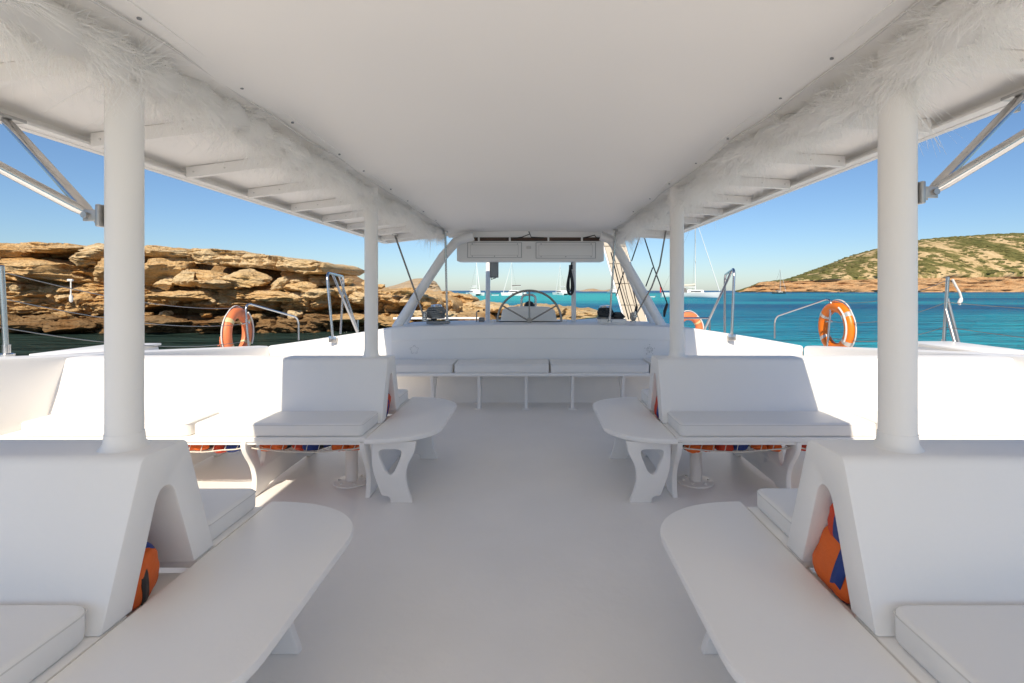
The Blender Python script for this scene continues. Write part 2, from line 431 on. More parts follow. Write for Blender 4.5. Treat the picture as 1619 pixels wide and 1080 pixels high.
# body behind the strata (fills the gaps)
ledge('rock_core', cliff, [(-520, 384), (0, 388), (215, 398), (330, 405), (440, 425), (500, 448), (530, 462)], [(-520, 560), (530, 560)], 38.2, ROCKD, 3, depth=14, amp=.5, res=.3, nf=16, strata=.25, ncrack=6)
ledge('ledge', cliff, [(-520, 497), (60, 500), (200, 503), (300, 501), (400, 502), (470, 505), (520, 500)], [(-520, 552), (520, 552)], 34.2, ROCKD, 11, amp=.5, strata=.25, ncrack=14, res=.09, nf=30)
ledge('ledge', cliff, [(-520, 462), (0, 468), (120, 470), (180, 474), (260, 452), (330, 455), (420, 452), (520, 458)], [(-520, 499), (0, 497), (90, 498), (180, 497), (240, 483), (330, 490), (420, 491), (520, 493)], 34.9, ROCK, 23, amp=.55, strata=.28, ncrack=12, res=.09, nf=30)
ledge('ledge', cliff, [(-520, 440), (0, 446), (80, 452), (190, 447), (240, 447)], [(-520, 470), (0, 468), (140, 474), (240, 470)], 35.6, ROCK, 31, amp=.45, strata=.2, ncrack=6, nf=22)
ledge('ledge', cliff, [(-520, 405), (-60, 402), (40, 408), (130, 414), (180, 425), (215, 430)], [(-520, 440), (0, 446), (40, 451), (120, 452), (170, 445), (215, 442)], 35.4, ROCK, 37, amp=.6, strata=.2, ncrack=6, nf=26)
ledge('ledge', cliff, [(-520, 381), (0, 382), (40, 380), (90, 384), (140, 388), (155, 386), (215, 388), (250, 391), (300, 394)], [(-520, 408), (0, 410), (90, 408), (150, 412), (210, 412), (300, 412)], 36.6, ROCK, 41, amp=.5, strata=.3, ncrack=8, nf=22)
ledge('ledge', cliff, [(296, 393), (345, 394), (400, 401), (450, 408), (500, 415), (516, 417)], [(296, 412), (330, 418), (380, 421), (435, 426), (480, 432), (516, 430)], 35.2, ROCKP, 47, depth=7, amp=.35, strata=.16, ncrack=7, nf=26, rnd=.35, endtaper=.15)
ledge('ledge', cliff, [(440, 424), (480, 430), (500, 437), (512, 446)], [(440, 448), (480, 449), (512, 452)], 36.6, ROCK, 53, depth=5, amp=.3, ncrack=2, nf=18)
# lower rocks running on towards the bow
ledge('ledge', cliff, [(455, 456), (500, 455), (535, 452), (560, 456), (600, 462), (640, 466), (690, 470)], [(455, 487), (560, 492), (690, 494)], 36.6, ROCK, 59, amp=.5, strata=.3, ncrack=10, nf=26)
ledge('ledge', cliff, [(440, 487), (520, 489), (600, 497), (700, 500), (780, 503)], [(440, 552), (780, 552)], 36.4, ROCK, 61, amp=.6, strata=.3, ncrack=12, nf=26)
ledge('ledge', cliff, [(600, 462), (630, 458), (660, 461), (700, 470), (720, 480)], [(600, 490), (720, 500)], 40, ROCK, 67, amp=.45, strata=.25, ncrack=5, nf=20)
BL = [(131, 411, 18, 10, 35.0, ROCKP, .2), (60, 428, 62, 18, 35.0, ROCK, .05), (185, 428, 34, 20, 35.0, ROCK, -.1), (252, 428, 44, 20, 34.9, ROCK, -.15),
      (296, 438, 22, 17, 34.4, ROCKP, -.5), (330, 437, 30, 13, 34.8, ROCK, .1), (386, 440, 34, 14, 34.6, ROCKP, .15), (345, 448, 40, 8, 34.4, ROCKP, .05),
      (262, 450, 16, 9, 34.4, ROCKP, -.3), (444, 449, 17, 9, 34.8, ROCKP, -.2), (474, 453, 22, 8, 34.7, ROCK, .1), (232, 398, 24, 8, 35.4, ROCK, 0),
      (280, 402, 34, 8, 35.3, ROCKP, .05), (20, 398, 40, 9, 35.6, ROCK, 0), (100, 395, 44, 7, 35.9, ROCK, .05), (170, 400, 30, 12, 35.6, ROCKP, .1),
      (440, 468, 40, 8, 34.5, ROCK, .05), (500, 466, 34, 9, 35.2, ROCKP, -.05), (300, 468, 50, 9, 34.5, ROCK, .03), (545, 462, 26, 9, 36, ROCK, 0),
      (575, 470, 30, 10, 36, ROCKP, .1), (615, 471, 30, 9, 37, ROCK, 0), (650, 474, 26, 9, 37, ROCKP, -.05), (500, 505, 30, 8, 35.2, ROCKD, .1),
      (560, 503, 34, 9, 35.4, ROCK, 0), (618, 508, 36, 8, 35.6, ROCK, .05), (680, 500, 40, 9, 36, ROCKP, .02), (40, 516, 36, 10, 33.9, ROCKD, .05), (120, 514, 46, 11, 33.8, ROCKD, 0),
      (260, 508, 50, 8, 33.8, ROCKD, .03), (360, 510, 46, 9, 33.8, ROCKD, -.02), (-80, 430, 60, 20, 35, ROCK, 0), (-160, 440, 60, 22, 35, ROCK, 0)]
for i, (u, v, w, h, y, mt, ro) in enumerate(BL):
    s = y/F
    boulder('boulder', cliff, P(u, v, y), (w*s, max(w, h)*s*.9, h*s), mt, 100+i, rot=ro)
rs = random.Random(5)
for i in range(70):
    u = rs.uniform(-60, 690); v = rs.choice([rs.uniform(440, 458), rs.uniform(468, 476), rs.uniform(496, 503)]) + max(0, (u-480)*.05)
    w = rs.uniform(4, 13); y = 34.9 + rs.uniform(-.4, .6) + (1.2 if u > 480 else 0); s = y/F
    boulder('boulder', cliff, P(u, v, y), (w*s, w*s, w*s*rs.uniform(.4, .75)), rs.choice([ROCK, ROCKP, ROCK]), 300+i, rot=rs.uniform(-.4, .4), sub=3)

# low rocky spit ahead of the bow
spit = empty('rock_spit', P(800, 512, 44)); tag(spit, 'low pale rocky spit seen through the helm opening', kind='structure')
ledge('ledge', spit, [(640, 487), (700, 484), (740, 486), (800, 488), (830, 484), (845, 483), (900, 489), (950, 493), (975, 503), (990, 512)], [(640, 545), (990, 545)], 43, ROCKS, 71, depth=9, amp=.6, strata=.2, ncrack=9, nf=22, res=.12)
ledge('ledge', spit, [(690, 464), (705, 462), (735, 467), (748, 472)], [(690, 480), (748, 478)], 45, ROCK, 73, depth=4, amp=.3, ncrack=3, nf=18, rnd=.5, endtaper=.3)
ledge('ledge', spit, [(640, 476), (700, 477), (760, 480), (800, 486)], [(640, 500), (800, 505)], 44.5, ROCKP, 77, depth=8, amp=.4, ncrack=6, nf=18)
for i, (u, v, w, h) in enumerate([(845, 486, 22, 6), (875, 491, 26, 6), (790, 488, 24, 6), (935, 497, 26, 7), (820, 497, 40, 8), (900, 502, 40, 8), (958, 505, 22, 7), (740, 497, 40, 8), (770, 505, 30, 8), (704, 486, 24, 8), (860, 506, 34, 8)]):
    s = 43/F
    boulder('boulder', spit, P(u, v+2, 42.6), (w*s, w*s, h*s), ROCKS if i % 2 else ROCKP, 500+i)

# ------------------------------------------------------------------ hill with scrub, islands
def headland(name, knots, cliff_knots, Ys, depth, mat, cmat, seed, label, nx=240, ncl=14, nsl=50, camp=4.0, scale=1.0):
    e = empty(name, P(np.mean([k[0] for k in knots]), 462, Ys)); e.location.z = SEAZ
    tag(e, label, kind='structure')
    u = np.linspace(knots[0][0], knots[-1][0], nx)
    vt = np.interp(u, *zip(*knots)); vc = np.interp(u, *zip(*cliff_knots))
    X0 = (u-CX)*Ys/F
    zc = np.maximum(SEAZ+.5, CAMZ-(vc-CY)*Ys/F); Yr = Ys+depth; zt = np.maximum(zc, CAMZ-(vt-CY)*Yr/F)
    so = seed*3.3
    V = []; 
    for i in range(nx):
        for k in range(ncl):
            t = k/(ncl-1); z = SEAZ-2 + (zc[i]-SEAZ+2)*t
            y = Ys + camp*(2.2*fbm((X0[i]*.012/scale, so, 1), 4)+1.6*t) - camp*(fbm((X0[i]*.05/scale, so, z*.2/scale), 6, .7) + .8*noise.noise(Vector((X0[i]*.01/scale, so, z*.45/scale))))
            V.append((X0[i], y, z))
    Fc = [(i*ncl+k, (i+1)*ncl+k, (i+1)*ncl+k+1, i*ncl+k+1) for i in range(nx-1) for k in range(ncl-1)]
    mobj('sea_cliff', V, Fc, cmat, e, True, 60)
    W = []
    H = np.zeros((nx, nsl)); XX = np.zeros((nx, nsl)); YY = np.zeros((nx, nsl))
    for i in range(nx):
        for k in range(nsl):
            t = k/(nsl-1)*1.25
            Y = Ys+camp*.6+depth*t; x = (u[i]-CX)*(Ys+camp*.6+depth*t*.98)/F
            ez = math.sin(min(1, t)*math.pi/2)**.85 if t <= 1 else 1-(t-1)*.8
            z = zc[i]+(zt[i]-zc[i])*ez + 2.2*scale*fbm((x*.012/scale, Y*.012/scale, so), 5)*min(1, t*8)
            if k == 0: Y, x, z = V[i*ncl+ncl-1][1], X0[i], V[i*ncl+ncl-1][2]
            W.append((x, Y, z)); H[i, k] = z; XX[i, k] = x; YY[i, k] = Y
    Fw = [(i*nsl+k, (i+1)*nsl+k, (i+1)*nsl+k+1, i*nsl+k+1) for i in range(nx-1) for k in range(nsl-1)]
    mobj('hillside', W, Fw, mat, e, True)
    return XX, YY, H, zc
KN = [(1168, 461.5), (1185, 458), (1205, 451), (1250, 442), (1290, 428), (1310, 420), (1340, 409), (1390, 394), (1461, 380), (1540, 374), (1600, 371), (1720, 371), (1900, 384), (2100, 410)]
CK = [(1168, 461.5), (1185, 455), (1205, 446), (1240, 444), (1300, 444), (1400, 441), (1619, 437), (2100, 440)]
XX, YY, HH, ZC = headland('hill', KN, CK, 900, 330, HILL, HCLIFF, 5, 'scrub covered hill with an orange sea cliff across the bay', camp=5)
# scrub
V, Fs = [], []
cnt = 0
nx, ns = XX.shape
while cnt < 4200:
    i = rng.uniform(0, nx-2); k = 1+(ns-8)*rng.uniform(0, 1)**1.1
    a, c = int(i), int(k); fi, fk = i-a, k-c
    def bl(A): return (A[a, c]*(1-fi)+A[a+1, c]*fi)*(1-fk)+(A[a, c+1]*(1-fi)+A[a+1, c+1]*fi)*fk
    x, y, z = bl(XX), bl(YY), bl(HH)
    if noise.noise(Vector((x*.02, y*.009, 2.2)))+.6*noise.noise(Vector((x*.055, y*.03, 7))) < -.05+.25*rng.uniform(-1, 1): continue
    r = rng.uniform(1.3, 4.2); h = r*rng.uniform(.3, .55); b0 = len(V)
    for (rr, zz) in ((1, -.3), (.8, .55)):
        for q in range(6):
            an = q*math.pi/3+rng.uniform(-.3, .3); m_ = rng.uniform(.75, 1.25)
            V.append((x+math.cos(an)*r*rr*m_*1.7, y+math.sin(an)*r*rr*m_, z+h*zz*m_))
    V.append((x, y, z+h))
    for q in range(6):
        w = (q+1) % 6
        Fs.append((b0+q, b0+w, b0+6+w, b0+6+q)); Fs.append((b0+6+q, b0+6+w, b0+12))
    cnt += 1
tag(mobj('scrub', V, Fs, SCRUB, None, True), 'olive green maquis bushes dotted over the hillside', kind='stuff')
headland('island', [(592, 461), (604, 456), (622, 451), (640, 445), (655, 441), (668, 441), (680, 442), (689, 446), (695, 454), (698, 461)], [(592, 461), (640, 459), (666, 453), (672, 446), (690, 449), (698, 461)], 1300, 120, HROCK, HROCK, 9, 'rocky island with steep cliffs behind the left tubes', nx=120, nsl=24, camp=7, scale=1.6)
headland('islet', [(908, 462), (920, 458.5), (930, 456), (938, 455), (946, 456.5), (955, 458), (967, 456.5), (975, 458.5), (990, 460.5), (1000, 461.5)], [(908, 462), (930, 460), (1000, 461.5)], 1900, 60, HROCK, HROCK, 12, 'low pink islet on the horizon beside the right helm post', nx=70, nsl=12, camp=5, scale=2)

# ================================================================== BOAT STRUCTURE
def rimz(Y): return .92 - .0873*(Y-3.41)
XL, XR = -3.60, 3.69
FY = 6.19
# deck floor
box('deck_floor', -3.80, 3.90, -5.0, FY+.3, -.10, 0, FLOOR, None, 0)
tag(bpy.data.objects['deck_floor'], 'white painted cockpit floor between the benches', kind='structure')
def side_wall(nm, sx, xin, label):
    e = empty(nm, (xin, 4, 0)); tag(e, label, kind='structure')
    Ys = [-5.0, -2, .5, 2.2, 3.0, 3.4, 3.75, 4.0, 4.4, 5, 6.0, 6.9]
    out = [.55, .45, .30, .04, -.09, -.135, -.155, -.10, 0, 0, 0, 0]
    V, Fs = [], []
    for Y, dx in zip(Ys, out):
        z = min(rimz(Y), 1.0) if Y > 2 else .98
        x = xin+sx*dx
        pr = [(x-sx*0, -.05), (x, z-.035), (x+sx*.012, z-.010), (x+sx*.04, z), (x+sx*.15, z+.004), (x+sx*.19, z-.02), (x+sx*.20, z-.2) if dx > -.05 else (x+sx*.40, z-.2)]
        V += [(a, Y, b) for a, b in pr]
    m = 7
    Fs = [(i*m+k, i*m+k+1, (i+1)*m+k+1, (i+1)*m+k) for i in range(len(Ys)-1) for k in range(m-1)]
    if sx > 0: Fs = [f[::-1] for f in Fs]
    mobj('inner_face', V, Fs, WHITE2, e, True, 40)
    # side deck and topsides
    Ys = [-5.0, 0, 3.4, 5, 7, 9, 11, 13]; V = []
    for Y in Ys:
        z = min(rimz(max(Y, 2.2)), 1.0)-.2; t = max(0, (Y-7)/6)
        xo = sx*(4.72-1.0*t**1.6)
        V += [(xin+sx*.15, Y, z), (xo-sx*.05, Y, z), (xo, Y, z-.05), (xo+sx*.03, Y, z-.4), (xo-sx*.1, Y, SEAZ-.3)]
    m = 5
    Fs = [(i*m+k, i*m+k+1, (i+1)*m+k+1, (i+1)*m+k) for i in range(len(Ys)-1) for k in range(m-1)]
    if sx > 0: Fs = [f[::-1] for f in Fs]
    mobj('hull_side', V, Fs, WHITE2, e, True, 40)
    return e
side_wall('wall_left', -1, XL, 'white cockpit side wall with rounded rim, cliff side')
side_wall('wall_right', 1, XR, 'white cockpit side wall with rounded rim, open sea side')

# front bulkhead: centre part under the helm, wings running outboard and forward
bulk = empty('wall_front', (0, FY, 0)); tag(bulk, 'white front bulkhead below the helm with sloping outer wings', kind='structure')
HXL, HXR, HZ = -1.74, 1.86, .935
n = 24; V = []; Fs = []
for i in range(n+1):
    t = i/n; x = HXL+(HXR-HXL)*t; zt = HZ+.035*(1-(2*t-1)**2)-.012
    for (y, z) in ((FY, -.05), (FY, zt-.175), (FY-.006, zt-.168), (FY-.006, zt-.03), (FY+.008, zt-.006), (FY+.035, zt), (FY+1.15, zt-.01), (FY+1.15, .2)):
        V.append((x, y, z))
m = 8
Fs = [(i*m+k, (i+1)*m+k, (i+1)*m+k+1, i*m+k+1) for i in range(n) for k in range(m-1)]
Fs += [tuple(range(m)), tuple(n*m+k for k in range(m))[::-1]]
mobj('helm_face', V, Fs, WHITE, bulk, True, 40)
def wing(xa, ya, za, xb, yb, zb):
    V = []; N = 12
    for i in range(N+1):
        t = i/N; x = xa+(xb-xa)*t; y = ya+(yb-ya)*t; z = za+(zb-za)*(t*.9+.1*t*t)
        d = Vector((yb-ya, -(xb-xa), 0)).normalized()
        if d.y < 0: d = -d
        for (o, dz) in ((0, -1.2), (0, -.04), (.012, -.012), (.04, 0), (.14, 0), (.17, -.03), (.17, -.6)):
            V.append((x+d.x*o, y+d.y*o, z+dz))
    m = 7
    Fs = [(i*m+k, (i+1)*m+k, (i+1)*m+k+1, i*m+k+1) for i in range(N) for k in range(m-1)]
    return mobj('wing_face', V, Fs, WHITE2, bulk, True, 40)
wing(XL-.02, 6.90, .617, HXL+.001, FY+.004, .925)
wing(HXR-.001, FY+.004, .925, XR+.02, 6.96, .612)
def star(cx, cz, kind):
    # small star of drilled holes / relief strokes on the bulkhead
    pts = []
    for k in range(10):
        a = math.pi/2+k*math.pi/5; r = .062 if k % 2 == 0 else .034
        pts.append((cx+r*math.cos(a), cz+r*math.sin(a)))
    if kind: 
        V, Fs = [], []
        for k in range(10):
            a, b = pts[k], pts[(k+1) % 10]
            tv, tf = tube_data([(a[0]*.85+b[0]*.15, FY-.002, a[1]*.85+b[1]*.15), (a[0]*.15+b[0]*.85, FY-.002, a[1]*.15+b[1]*.85)], .003, 6)
            Fs += [tuple(i+len(V) for i in f) for f in tf]; V += tv
        mobj('star_relief', V, Fs, PIPE, bulk, True)
    else:
        V, Fs = [], []
        for k in range(10):
            for rr in (1.0, .55):
                a = pts[k]; c = (cx+(a[0]-cx)*rr, cz+(a[1]-cz)*rr)
                tv, tf = tube_data([(c[0], FY-.004, c[1]), (c[0], FY+.01, c[1])], .0065 if (k+int(rr*2)) % 3 else .009, 8)
                Fs += [tuple(i+len(V) for i in f) for f in tf]; V += tv
        mobj('star_relief', V, Fs, GREYBOX if False else PIPE, bulk, True)
star(*[P(655, 553, FY)[i] for i in (0, 2)], 1); star(*[P(1027, 553, FY)[i] for i in (0, 2)], 0)
# foredeck and cross beam ahead, below the sight line
fd = mobj('foredeck', [(-4.4, 6.9, .30), (4.4, 6.9, .30), (3.9, 12, .22), (-3.9, 12, .22), (-4.4, 6.9, .05), (4.4, 6.9, .05), (3.9, 12, .0), (-3.9, 12, .0)], [(0, 1, 2, 3), (7, 6, 5, 4), (0, 4, 5, 1), (1, 5, 6, 2), (2, 6, 7, 3), (3, 7, 4, 0)], WHITE2)
tag(fd, 'white foredeck ahead of the bulkhead', kind='structure')
# bridge deck underside
box('deck_underside', -3.7, 3.8, -5, 12, -.75, -.45, WHITE2, None, 0); tag(bpy.data.objects['deck_underside'], 'white underside of the bridge deck', kind='structure')

# ================================================================== ROOF
roof = empty('hardtop_roof', (-.08, 3, 2.1)); tag(roof, 'white hardtop roof with smooth ceiling and ribbed side wings', 'roof')
RY0, RY1 = -2.6, 6.75
def cxl(Y): return -1.17+.012*(Y-1.6)
def cxr(Y): return 1.045-.005*(Y-1.6)
# ceiling lining: soft, with a slight sag between its fixings
nx, ny = 48, 90; V = []
for j in range(ny+1):
    Y = RY0+(RY1-RY0)*j/ny
    for i in range(nx+1):
        t = i/nx; x = cxl(Y)+(cxr(Y)-cxl(Y))*t
        e = min(t, 1-t)
        z = 2.165 + .018*math.sin(math.pi*t) + .006*math.sin(Y*5.2+1)*math.exp(-e*14) + .004*noise.noise(Vector((x*1.3, Y*.6, 0))) + (-.02*math.exp(-e*30))
        z -= .03*max(0, (Y-5.2)/1.5)**2
        V.append((x, Y, z))
Fs = [(j*(nx+1)+i, (j+1)*(nx+1)+i, (j+1)*(nx+1)+i+1, j*(nx+1)+i+1) for j in range(ny) for i in range(nx)]
mobj('ceiling_lining', V, Fs, CEIL, roof, True)
WL = dict(xi=-1.10, xo=-1.97, zi=2.155, zo=2.045)
WR = dict(xi=.98, xo=1.775, zi=2.155, zo=2.110)
for W, sx in ((WL, -1), (WR, 1)):
    xi, xo, zi, zo = W['xi'], W['xo'], W['zi'], W['zo']
    hexa('wing_panel', [(min(xi, xo), RY0, (zi if xi < xo else zo)), (max(xi, xo), RY0, (zo if xi < xo else zi)), (max(xi, xo), RY1, (zo if xi < xo else zi)), (min(xi, xo), RY1, (zi if xi < xo else zo)),
                        (min(xi, xo), RY0, (zi if xi < xo else zo)+.05), (max(xi, xo), RY0, (zo if xi < xo else zi)+.05), (max(xi, xo), RY1, (zo if xi < xo else zi)+.05), (min(xi, xo), RY1, (zi if xi < xo else zo)+.05)], WHITE, roof, 0)
    # outer fascia with an inner lip
    box('fascia', min(xo, xo+sx*.035), max(xo, xo+sx*.035), RY0, RY1, zo-.05, zo+.10, WHITE, roof, .006)
    box('fascia_lip', min(xo-sx*.055, xo-sx*.003), max(xo-sx*.055, xo-sx*.003), RY0+.01, RY1-.01, zo-.046, zo-.034, WHITE, roof, .002)
    sl_ = (zo-zi)/(xo-xi)
    def wz(x): return zi+(x-xi)*sl_
    Y = RY0+.12; k = 0
    ys_ = [-2.0, -1.4, -.8, -.2, .4, 1.0, 1.6, 2.2, 2.8, 3.4, 4.0, 4.6, 5.2, 5.8, 6.35]
    for Y in ys_:
        xa, xb = (-1.30 if sx < 0 else 1.17), xo-sx*.058
        lo, hi = (xa, xb) if xa < xb else (xb, xa)
        h = .062
        bm_ = hexa('beam', [(lo, Y-.018, wz(lo)-h), (hi, Y-.018, wz(hi)-h), (hi, Y+.018, wz(hi)-h), (lo, Y+.018, wz(lo)-h), (lo, Y-.018, wz(lo)-.002), (hi, Y-.018, wz(hi)-.002), (hi, Y+.018, wz(hi)-.002), (lo, Y+.018, wz(lo)-.002)], WHITE, roof, .003)
        for q in (.08, .35, .65, .93):
            xq = xa+(xb-xa)*q
            tube('screw', [(xq, Y-.0215, wz(xq)-.034), (xq, Y-.017, wz(xq)-.034)], .005, PIPE, bm_, 8)
    # front edge trim
    lo, hi = min(xi, xo), max(xi, xo)
    hexa('front_trim', [(lo, RY1, wz(lo)-.05), (hi, RY1, wz(hi)-.05), (hi, RY1+.03, wz(hi)-.05), (lo, RY1+.03, wz(lo)-.05), (lo, RY1, wz(lo)+.10), (hi, RY1, wz(hi)+.10), (hi, RY1+.03, wz(hi)+.10), (lo, RY1+.03, wz(lo)+.10)], WHITE, roof, .006)
    # awning hooks on the fascia
    for Y in ((1.62, 1.76) if sx < 0 else (1.66, 1.88)):
        h_ = box('hook', xo+sx*.010, xo+sx*.026, Y-.011, Y+.011, zo-.078, zo-.051, GALV, roof, .003)
        tube('hook_pin', [(xo+sx*.004, Y, zo-.068), (xo+sx*.032, Y, zo-.068)], .005, GALV, h_, 8)
# roof top skin (outside) and front header
V = [(-1.99, RY0, 2.17), (1.80, RY0, 2.22), (1.80, RY1+.02, 2.22), (-1.99, RY1+.02, 2.17)]
mobj('top_skin', [(-2.0, RY0, 2.145), (-1.2, RY0, 2.26), (1.1, RY0, 2.28), (1.805, RY0, 2.21), (1.805, RY1+.02, 2.21), (1.1, RY1+.02, 2.28), (-1.2, RY1+.02, 2.26), (-2.0, RY1+.02, 2.145)], [(0, 1, 6, 7), (1, 2, 5, 6), (2, 3, 4, 5)], WHITE2, roof)
box('front_header', -1.13, 1.04, RY1-.06, RY1+.03, 2.075, 2.20, WHITE, roof, .008)
for (x, Y) in [(cxl(y)+.012, y) for y in (1.15, 1.45, 1.95, 2.35, 2.9, 3.3, 3.9, 4.4, 5.0, 5.6)] + [(cxr(y)-.012, y) for y in (1.2, 1.7, 2.05, 2.6, 3.1, 3.7, 4.3, 5.0, 5.7)]:
    lathe('ceiling_stud', [(.001, -.004), (.006, -.003), (.0065, 0), (.0065, .004)], (x+(.03 if x < 0 else -.03), Y, 2.150), GREYBOX, roof, 8)
# edge cord of the ceiling lining, slightly wavy
for fx, s in ((cxl, -1), (cxr, 1)):
    pts = [(fx(y)-s*.012+.006*math.sin(y*9), y, 2.139+.006*math.sin(y*5+s)) for y in np.linspace(.7, 6.3, 90)]
    tube('edge_cord', pts, .0042, PIPE, roof, 6)

# feather garlands
def garland(label, fx, sx, Y0, Y1, seed):
    rr = np.random.default_rng(seed)
    e = empty('feather_garland', (fx(3), 3, 2.1)); tag(e, label, 'garland', 'white feather garlands')
    def centre(y): return np.array([fx(y)+sx*(.085+.02*math.sin(y*3.1+seed)), y, 2.075+.018*math.sin(y*4.3+seed*2)])
    ys = np.linspace(Y0, Y1, 120)
    core = [Vector(centre(y)) for y in ys]
    tube('core', core, [.058+.012*math.sin(i*1.7) for i in range(120)], FEATHER, e, 12)
    V, Fs = [], []
    nclump = int((Y1-Y0)/.0075)
    for c in range(nclump):
        y = Y0+(Y1-Y0)*(c+rr.uniform())/nclump
        near = max(0, 1-(y-1.0)/5)
        a = rr.uniform(0, 2*math.pi)
        rad = np.array([math.cos(a), 0, math.sin(a)])
        cd = rad*.8+np.array([0, rr.normal(0, .8), -.2]); cd /= np.linalg.norm(cd)
        o = centre(y)+rad*.04
        L0 = rr.uniform(.05, .12)*(1.15 if rad[2] < 0 else .9)
        curl = rr.normal(0, 1, 3)*.7
        ns_ = int(22+34*near**2)
        for s in range(ns_):
            d = cd+rr.normal(0, .38, 3); d /= np.linalg.norm(d)
            L = L0*rr.uniform(.45, 1.05); w = rr.uniform(.0007, .0017)*(1+.5*(1-near))
            side = np.cross(d, rr.normal(0, 1, 3)); side /= np.linalg.norm(side)+1e-9
            b = len(V)
            p = o+rr.normal(0, .012, 3)
            for k in range(4):
                t = k/3
                q = p+d*L*t+(curl+rr.normal(0, .25, 3))*L*t*t*.5+np.array([0, 0, -.25*L*t*t])
                q[2] = min(q[2], 2.15)
                ww = w*(1-t*.75)
                V.append(q-side*ww); V.append(q+side*ww)
            for k in range(3): Fs.append((b+2*k, b+2*k+1, b+2*k+3, b+2*k+2))
    me = bpy.data.meshes.new('feathers')
    VA = np.array(V, dtype=np.float32); FA = np.array(Fs, dtype=np.int32)
    me.vertices.add(len(VA)); me.vertices.foreach_set('co', VA.ravel())
    me.loops.add(FA.size); me.loops.foreach_set('vertex_index', FA.ravel())
    me.polygons.add(len(FA)); me.polygons.foreach_set('loop_start', np.arange(0, FA.size, 4, dtype=np.int32))
    me.update(); me.validate(); me.materials.append(FEATHER)
    f = attach(bpy.data.objects.new('feathers', me), e); f['kind'] = 'stuff'
garland('fluffy white feather garland along the ceiling edge on the cliff side', cxl, -1, .55, 6.45, 3)
garland('fluffy white feather garland along the ceiling edge on the open sea side', cxr, 1, .55, 6.45, 8)

# ================================================================== BENCH ASSEMBLIES
SEAT, BT = .43, .87
def arch_profile(c):
    o = [(c-.245, SEAT), (c-.098, BT), (c+.098, BT), (c+.245, SEAT)]
    i = [(c+.135, SEAT), (c+.030, .745), (c-.030, .745), (c-.135, SEAT)]
    return round_poly(o+i, [.0, .026, .026, 0, 0, .05, .05, 0], 6)

def leg_profile(c):
    half = [(-.60, .400), (-.60, .36), (-.565, .30), (-.50, .22), (-.465, .14), (-.470, .05), (-.49, 0)]
    o = [(c+y, z) for y, z in half] + [(c-.34, 0), (c-.30, .03), (c+.30, .03), (c+.34, 0)] + [(c-y, z) for y, z in half[::-1]]
    hs = []
    for s in (-1, 1):
        hs.append(round_poly([(c+s*.485, .365), (c+s*.33, .365), (c+s*.37, .19), (c+s*.405, .18)], .025))
        hs.append(round_poly([(c+s*.28, .365), (c+s*.03, .365), (c+s*.20, .265), (c+s*.255, .25)], .02))
    return [round_poly(o, [0, .03, .05, .08, .08, .04, .005, .005, .02, .02, .005, .005, .04, .08, .08, .05, .03, 0], 4)]+hs

def bench(label, c, xe, sx, xo, legs, near):
    """back-to-back bench across the boat: inner end at xe, outer end at xo"""
    e = empty('double_bench', (xe, c, 0)); tag(e, label, 'bench', 'back-to-back white benches')
    xm = (xe+xo)/2; th = abs(xo-xe)
    plate('backrest', [arch_profile(c)], th, lambda a, b, t: Vector((xm+t, a, b)), WHITE, e, .008)
    lo, hi = min(xe, xo), max(xe, xo)
    for (a, b) in ((c-.59, c-.15), (c+.15, c+.59)):
        box('seat_board', lo+(.002 if sx > 0 else 0), hi-(.002 if sx < 0 else 0), a, b, SEAT-.032, SEAT-.002, WHITE, e, .006)
    box('shelf', lo+.02, hi-.02, c-.148, c+.148, .355, .385, WHITE, e, .004)
    for y_ in (c-.57, c+.57):
        box('rail', lo+.02, hi-.02, y_-.010, y_+.010, SEAT-.052, SEAT-.033, WHITE, e, .003)
    for x in legs:
        plate('leg', leg_profile(c), .034, lambda a, b, t, x=x: Vector((x+t, a, min(b, .397))), WHITE, e, .006)
    return e

def cushion(label, x0, x1, y0, y1, z0, h, rz=0, rnd=.035, group='white seat cushions'):
    cx, cy_ = (x0+x1)/2, (y0+y1)/2
    e = empty('seat_cushion', (cx, cy_, z0)); tag(e, label, 'cushion', group)
    w, d = (x1-x0)/2, (y1-y0)/2
    bm = bmesh.new()
    bmesh.ops.create_cube(bm, size=2)
    for v in bm.verts: v.co = Vector((v.co.x*w, v.co.y*d, (v.co.z+1)/2*h))
    ver = [ed for ed in bm.edges if abs(ed.verts[0].co.z-ed.verts[1].co.z) > h*.5]
    bmesh.ops.bevel(bm, geom=ver, offset=rnd, segments=4, affect='EDGES', profile=.5)
    hor = [ed for ed in bm.edges if abs(ed.verts[0].co.z-ed.verts[1].co.z) < 1e-5 and len(ed.link_faces) == 2 and ed.calc_face_angle(0) > 1]
    bmesh.ops.bevel(bm, geom=hor, offset=.016, segments=3, affect='EDGES', profile=.6)
    bmesh.ops.triangulate(bm, faces=[f for f in bm.faces if len(f.verts) > 4])
    M = Matrix.Translation((cx, cy_, z0)) @ Matrix.Rotation(rz, 4, 'Z')
    bmesh.ops.transform(bm, matrix=M, verts=bm.verts)
    bobj('cushion_body', bm, VINYL, e, True, 60)
    for z in (h-.012,):
        pts = round_poly([(-w, -d), (w, -d), (w, d), (-w, d)], rnd, 5)
        tube('piping', [M @ Vector((a*.9985, b*.998, z)) for a, b in pts], .0022, PIPE, e, 6, True)
    return e

